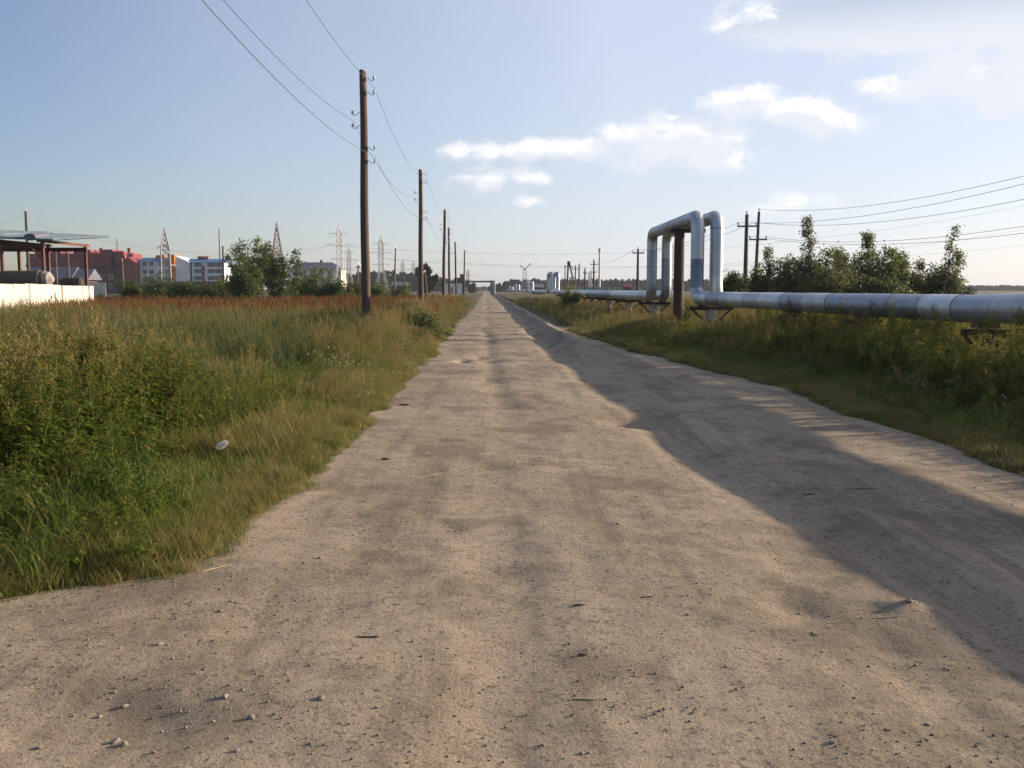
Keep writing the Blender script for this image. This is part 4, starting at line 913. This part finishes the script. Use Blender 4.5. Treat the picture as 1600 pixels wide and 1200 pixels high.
def gn_tree():
    g = bpy.data.node_groups.new('scatter', 'GeometryNodeTree'); g.is_modifier = True
    g.interface.new_socket('Geometry', in_out='INPUT', socket_type='NodeSocketGeometry'); g.interface.new_socket('Geometry', in_out='OUTPUT', socket_type='NodeSocketGeometry')
    n, l = g.nodes, g.links; i = n.new('NodeGroupInput'); o = n.new('NodeGroupOutput')
    ci = n.new('GeometryNodeCollectionInfo'); ci.inputs['Collection'].default_value = tcol; ci.inputs['Separate Children'].default_value = True; ci.inputs['Reset Children'].default_value = True
    ip = n.new('GeometryNodeInstanceOnPoints'); ip.inputs['Pick Instance'].default_value = True
    def attr(nm, ty):
        a = n.new('GeometryNodeInputNamedAttribute'); a.data_type = ty; a.inputs['Name'].default_value = nm; return [s for s in a.outputs if s.enabled][0]
    l.new(i.outputs[0], ip.inputs['Points']); l.new(ci.outputs[0], ip.inputs['Instance']); l.new(attr('idx', 'INT'), ip.inputs['Instance Index'])
    l.new(attr('rot', 'FLOAT_VECTOR'), ip.inputs['Rotation']); l.new(attr('scl', 'FLOAT_VECTOR'), ip.inputs['Scale']); l.new(ip.outputs[0], o.inputs[0])
    return g
GN = gn_tree()
def scatter(name, label, cat, kinds, x, y, hs):
    """kinds: template list per point (array of names); hs: height scale"""
    n = len(x)
    if n == 0: return
    idx = np.array([TID[k][rng.randint(len(TID[k]))] for k in kinds], dtype=np.int32)
    me = bpy.data.meshes.new(name); me.vertices.add(n); me.vertices.foreach_set('co', np.stack([x, y, terr_z(x, y)], 1).astype(np.float32).ravel())
    me.attributes.new('idx', 'INT', 'POINT').data.foreach_set('value', idx)
    rot = np.stack([rng.normal(size=n)*.07, rng.normal(size=n)*.07, rng.uniform(0, 6.28, n)], 1).astype(np.float32)
    me.attributes.new('rot', 'FLOAT_VECTOR', 'POINT').data.foreach_set('vector', rot.ravel())
    ws = np.clip(hs, .55, 1.6); me.attributes.new('scl', 'FLOAT_VECTOR', 'POINT').data.foreach_set('vector', np.stack([ws, ws, hs], 1).astype(np.float32).ravel())
    o = link(name, me); md = o.modifiers.new('scatter', 'NODES'); md.node_group = GN
    return tag(o, label, cat, None, 'stuff')
def pts(n, y0, y1, side, pw=1.0, xmax=None):
    y = y0+(y1-y0)*rng.rand(n)**pw
    if side < 0: e = xl(y); lo = np.minimum(-.62*np.maximum(y, 4)-3.0, e-1); x = lo+(e-lo)*rng.rand(n)
    else:
        e = xr(y); hi = np.minimum(.62*np.maximum(y, 2)+6, xmax or 1e9); hi = np.maximum(hi, e+1); x = e+(hi-e)*rng.rand(n)
    return x, y
# left field: vegetation height map
def lowpatch(x, y): return np.exp(-(((x+2.35)/1.05)**2+((y-8.1)/1.9)**2)*1.2)
def left_h(x, y):
    s = outside(x, y); h = 0.12+0.36*sstep(.15, 1.6, s)+.20*sstep(1.2, 3.0, s)+.42*sstep(1.2, 2.6, s)*(1-sstep(8, 12.5, y))
    h = h*(1-.85*np.clip(lowpatch(x, y)*1.3, 0, 1)); near = 1-sstep(5.9, 6.9, y+.15*vnoise(x*1.2, 2, 3))
    return h*(1+.22*vnoise(x*.5, y*.5, 41)), near
allk = []
def left_field():
    # low turf, everywhere under the rest
    x, y = pts(9000, 4.7, 26, -1, 1.25); s = outside(x, y); k = s > 0.02+.10*rng.rand(len(x)); x, y, s = x[k], y[k], s[k]
    nse = vnoise(x*.9, y*.9, 51); kinds = np.where((nse > .05) | (s < .3), 'drytuft', 'lowgrass'); scatter('verge_turf', 'low green and straw-coloured turf along the left road edge', 'grass', kinds, x, y, np.clip(.35+s*.9, .3, 1.15)*rng.uniform(.7, 1.2, len(x)))
    # fresh long green grass in the near corner
    x, y = pts(2000, 4.8, 7.4, -1); s = outside(x, y); k = (s > .06) & (x < -1.9-.4*rng.rand(len(x))) & (lowpatch(x, y) < .5); x, y, s = x[k], y[k], s[k]
    scatter('long_grass', 'fresh long green grass at the near left corner of the verge', 'grass', np.where(rng.rand(len(x)) < .86, 'midgrass', 'leafy'), x, y, np.clip(.4+.8*s, .3, 1.0)*rng.uniform(.45, 1.15, len(x)))
    # tall mixed weeds
    x, y = pts(7500, 5.6, 34, -1, 1.35); s = outside(x, y); h, near = left_h(x, y); k = (s > .45) & (h > .36) & (near < .5) & (rng.rand(len(x)) < .35+.65*sstep(-.5, .5, vnoise(x*.6, y*.6, 52)))
    x, y, s, h = x[k], y[k], s[k], h[k]; q = rng.rand(len(x)); reed = vnoise(x*.16+3, y*.10, 53) > .0
    kinds = np.where(q < .28, 'weed', np.where(q < .80, 'leafy', np.where(q < .90, 'tallgrass', 'midgrass'))); kinds = np.where(reed & (y > 13) & (s > 2) & (q > .25), 'reed', kinds)
    H0 = {'weed': 1.15, 'leafy': .7, 'tallgrass': .8, 'midgrass': .42, 'reed': 1.0}
    f = np.array([H0[a] for a in kinds]); sc = np.clip(h/f, .4, 1.25)*rng.uniform(.75, 1.12, len(x)); sc = np.where(kinds == 'leafy', np.minimum(sc, 1.15), sc)*(1+.28*vnoise(x*1.3, y*1.0, 58)+.15*vnoise(x*.4, y*.3, 59))
    scatter('tall_weeds', 'dense tall green weeds filling the left field', 'weeds', kinds, x, y, sc)
    x = rng.uniform(-6.5, -2.7, 420); y = rng.uniform(6.5, 9.8, 420); k = (outside(x, y) > .7) & (lowpatch(x, y) < .25) & (x > -.62*y-1); x, y = x[k], y[k]
    scatter('seeding_weeds', 'clump of tall brown-seeded weeds at the near left', 'weeds', np.full(len(x), 'weed'), x, y, rng.uniform(.75, 1.08, len(x)))
    # pale roadside grass with flowers
    x, y = pts(9000, 10.5, 110, -1, 1.5); s = outside(x, y); k = (s > .12) & (s < 1.1+.035*y+.8*vnoise(x, y*.3, 54)) & (rng.rand(len(x)) < sstep(9, 17, y)) & (lowpatch(x, y) < .3); x, y, s = x[k], y[k], s[k]; q = rng.rand(len(x)); fl = vnoise(x*.5, y*.22, 55)
    kinds = np.where(q < .42, 'tallgrass', np.where(q < .62+.2*sstep(14, 30, y), 'drytall', np.where((fl > -.15) & (y > 11) & (q < .93), 'flower', 'leafy')))
    scatter('roadside_grass', 'pale seeding grass with white flowers beside the left poles', 'grass', kinds, x, y, np.clip(.25+.6*s, .25, 1.12)*rng.uniform(.75, 1.15, len(x))*np.interp(y, [9, 20, 30, 200], [.7, .8, 1.05, 1.05]))
    # farther meadow: green then red sorrel
    x, y = pts(15000, 26, 100, -1, 1.15); s = outside(x, y); red = sstep(31, 50, y+14*vnoise(x*.07, y*.05, 56)+.18*(x+20)); q = rng.rand(len(x)); k = s > 1.2; x, y, s, red, q = x[k], y[k], s[k], red[k], q[k]
    kinds = np.where(q < red*.80, 'sorrel', np.where(q < red*.8+.13, 'weed', np.where(q < .80, 'reed', 'tallgrass')))
    sc = np.where(kinds == 'sorrel', 1.0, np.where(kinds == 'weed', .85, .95))*rng.uniform(.6, 1.15, len(x))*(1+.22*vnoise(x*.35, y*.3, 57)); m1 = kinds == 'sorrel'
    scatter('red_sorrel', 'rust-red band of seeding sorrel across the left field', 'sorrel', kinds[m1], x[m1], y[m1], sc[m1]); m1 = ~m1
    scatter('meadow_plants', 'green weeds and reeds mixed into the middle of the left field', 'weeds', kinds[m1], x[m1], y[m1], sc[m1])
left_field()
def edges():
    for side, nm, lb in ((-1, 'edge_turf', 'sparse short turf creeping onto the left edge of the road'), (1, 'edge_turf', 'sparse short turf creeping onto the right edge of the road')):
        y = 4.0+34*rng.rand(5200)**1.5; e = xl(y) if side < 0 else xr(y); x = e+side*rng.uniform(-.22, .5, len(y))
        if side < 0: x = np.concatenate([x, rng.uniform(-9, -1.8, 2600)]); y = np.concatenate([y, yf(x[-2600:])+rng.uniform(-.15, .35, 2600)])
        so_ = outside(x, y); k = (so_ > -.16+.2*vnoise(x*2.5, y*2.5, 66)) & (so_ < .5) & (rng.rand(len(x)) < .35+.65*sstep(-.1, .15, so_)); x, y, so_ = x[k], y[k], so_[k]
        scatter(nm, lb, 'grass', np.where(rng.rand(len(x)) < np.where((side < 0) & (y < 6.2) & (x < -2.2), .12, .5+.4*vnoise(x*.7, y*.7, 67)), 'drytuft', 'lowgrass'), x, y, np.clip(.38+.6*so_, .18, .8)*rng.uniform(.5, 1.2, len(x)))
edges()
def right_bank():
    x, y = pts(9000, -3, 32, 1, 1.1, 9.0); s = outside(x, y); k = s > .02+.08*rng.rand(len(x)); x, y, s = x[k], y[k], s[k]
    kinds = np.where(vnoise(x*.8, y*.8, 61) > .25, 'drytuft', 'lowgrass'); scatter('bank_turf', 'low turf along the right road edge below the pipe', 'grass', kinds, x, y, np.clip(.3+s*.5, .3, 1.1)*rng.uniform(.7, 1.2, len(x)))
    def hmax(x, y): s = outside(x, y); return np.where(y < 26, np.clip(.06+.30*s, .05, 1.05), np.clip(.15+.3*s, .1, .62))
    x, y = pts(15000, -4, 34, 1, 1.0, 13.0); s = outside(x, y); k = (s > .35); x, y, s = x[k], y[k], s[k]; q = rng.rand(len(x)); h = hmax(x, y)
    kinds = np.where(h < .4, np.where(q < .6, 'midgrass', 'leafy'), np.where(q < .45, 'weed', np.where(q < .80, 'leafy', np.where(q < .95, 'tallgrass', np.where(y < 15, 'flower', 'drytall'))))); H0 = {'flower': .95, 'weed': 1.2, 'leafy': .72, 'tallgrass': .85, 'midgrass': .42, 'drytall': .9}
    f = np.array([H0[a] for a in kinds]); scatter('bank_weeds', 'dark shaded weeds on the bank under the near pipe', 'weeds', kinds, x, y, np.clip(h/f, .12, 1.0)*rng.uniform(.7, 1.05, len(x)))
    y = rng.uniform(12, 29, 1500); x = np.array([axis_x(a) for a in y])+rng.uniform(-1.5, 1.4, 1500); k = (vnoise(x*.5, y*.28, 71) > -.25) & (outside(x, y) > 1.2); x, y = x[k], y[k]
    scatter('pipe_weeds', 'bushy leafy weeds growing up to the underside of the near pipe', 'weeds', np.where(rng.rand(len(x)) < .6, 'leafy', 'weed'), x, y, np.clip(.30+.26*outside(x, y), .4, 1.05)*rng.uniform(.85, 1.2, len(x)))
    x, y = pts(9000, 30, 130, 1, 1.5, 30.0); s = outside(x, y); k = s > .2; x, y, s = x[k], y[k], s[k]; q = rng.rand(len(x))
    kinds = np.where(q < .45, 'tallgrass', np.where(q < .72, 'drytall', np.where(q < .9, 'leafy', 'sorrel'))); scatter('bank_grass', 'sunlit olive and straw grass around the feet of the tall loop', 'grass', kinds, x, y, np.clip(.25+.22*s, .25, .78)*rng.uniform(.7, 1.15, len(x)))
    x, y = pts(5000, 34, 60, 1, 1.0, 40.0); k = (outside(x, y) > 7); x, y = x[k], y[k]; scatter('rear_weeds', 'weeds behind the pipe at the foot of the thicket', 'weeds', np.where(rng.rand(len(x)) < .5, 'weed', 'tallgrass'), x, y, rng.uniform(.6, .95, len(x)))
right_bank()
# single tall weeds that stand out on the left verge
def weed_thing(px, ytop, Y, seed, label, yellow=.04):
    r = np.random.RandomState(seed); p = at(px, ytop, Y); V, Fc, MI, ms = T_weed(r, p.z*1.0, True, .03, yellow); MI = np.array(MI)
    z0 = tz1(p.x, Y); t = thing('tall_weed', label, 'weed', (p.x, Y, z0), 0, 'tall single weeds on the left verge')
    for mi, nm in ((0, 'leafy_stem'), (1, 'seed_head'), (2, 'yellow_leaf')):
        f = [Fc[i] for i in np.nonzero(MI == mi)[0]]
        if not f: continue
        u = sorted({a for q in f for a in q}); mp = {a: i for i, a in enumerate(u)}
        link(nm, make_mesh(nm, [V[a] for a in u], [[mp[a] for a in q] for q in f], ms[mi]), t)
for a in [(112, 520, 7.4, 1, 'tallest weed with a brown seed spike at the near left'), (75, 560, 7.2, 2, 'weed left of the tallest brown-spiked one'), (205, 610, 7.0, 3, 'brown-spiked weed standing forward right of the tallest one'), (20, 565, 7.6, 4, 'brown-topped weed at the left picture edge'), (150, 575, 7.8, 5, 'weed just right behind the tallest brown-spiked one'),
          (268, 600, 8.4, 6, 'weed behind the forward brown-spiked one'), (400, 490, 17, 7, 'slender tall weed with yellow leaves in mid field'), (385, 535, 12.5, 8, 'slender weed in front of the yellow-leaved tall one'), (350, 575, 11, 9, 'yellowing weed left of the mid-field slender weeds'), (455, 545, 13, 10, 'green weed in mid field right of the slender weeds'), (520, 560, 14.5, 11, 'green weed nearest the road in mid field'), (300, 560, 10.5, 12, 'weed between the near clump and the mid-field weeds')]:
    weed_thing(a[0], a[1], a[2], a[3], a[4], .25 if a[3] in (7, 9) else .04)
# plastic bag caught on a stalk
def bag():
    c = at(347, 695, 7.6); t = thing('plastic_bag', 'crumpled clear plastic bag caught on a stalk in the left verge', 'bag', (c.x, c.y, 0))
    import bmesh
    bm = bmesh.new(); bmesh.ops.create_icosphere(bm, subdivisions=4, radius=1); r = np.random.RandomState(4); k = r.normal(size=(9, 3))*3
    for v in bm.verts:
        q = np.array(v.co); n = min(abs(math.sin((q @ k[i])*1.3+i)) for i in range(5)); n2 = sum(abs(math.sin(q @ k[i]+i)) for i in range(9))/9; q = q*(.55+.45*n+.35*n2); q = np.array([q[0]*.060, q[1]*.03, q[2]*.030]); a = .45
        v.co = Vector((q[0]*math.cos(a)-q[2]*math.sin(a), q[1], q[0]*math.sin(a)+q[2]*math.cos(a)))+c-Vector((c.x, c.y, 0))
    me = bpy.data.meshes.new('film'); bm.to_mesh(me); bm.free(); me.materials.append(M['bag']); link('film', me, t)
    MB().tube([(c.x+.06, c.y, 0), (c.x+.05, c.y, .15), (c.x+.045, c.y, c.z+.02)], [.005, .004, .003], 6).build('stalk', M['dead'], t)
bag()
nt_ = M['bag'].node_tree; mx_ = nt_.nodes.new('ShaderNodeMixShader'); tr_ = nt_.nodes.new('ShaderNodeBsdfTransparent'); mx_.inputs[0].default_value = .38
nt_.links.new(nt_.nodes['Principled BSDF'].outputs[0], mx_.inputs[1]); nt_.links.new(tr_.outputs[0], mx_.inputs[2]); nt_.links.new(mx_.outputs[0], nt_.nodes['Material Output'].inputs[0])
# ------------------------------------------------------------------ haze
def haze():
    mb = MB().box((0, 560, 24), (2600, 1500, 52)); o = mb.build('haze', None); o.data.materials.clear()
    m = bpy.data.materials.new('haze_air'); m.use_nodes = True; N = m.node_tree.nodes; N.remove(N['Principled BSDF'])
    v = N.new('ShaderNodeVolumePrincipled'); v.inputs['Color'].default_value = (.80, .87, 1.0, 1); v.inputs['Density'].default_value = 0.00014; v.inputs['Anisotropy'].default_value = .2
    m.node_tree.links.new(v.outputs[0], N['Material Output'].inputs['Volume']); o.data.materials.append(m); tag(o, 'thin pale summer haze over the whole plain', 'haze', None, 'stuff')
haze()
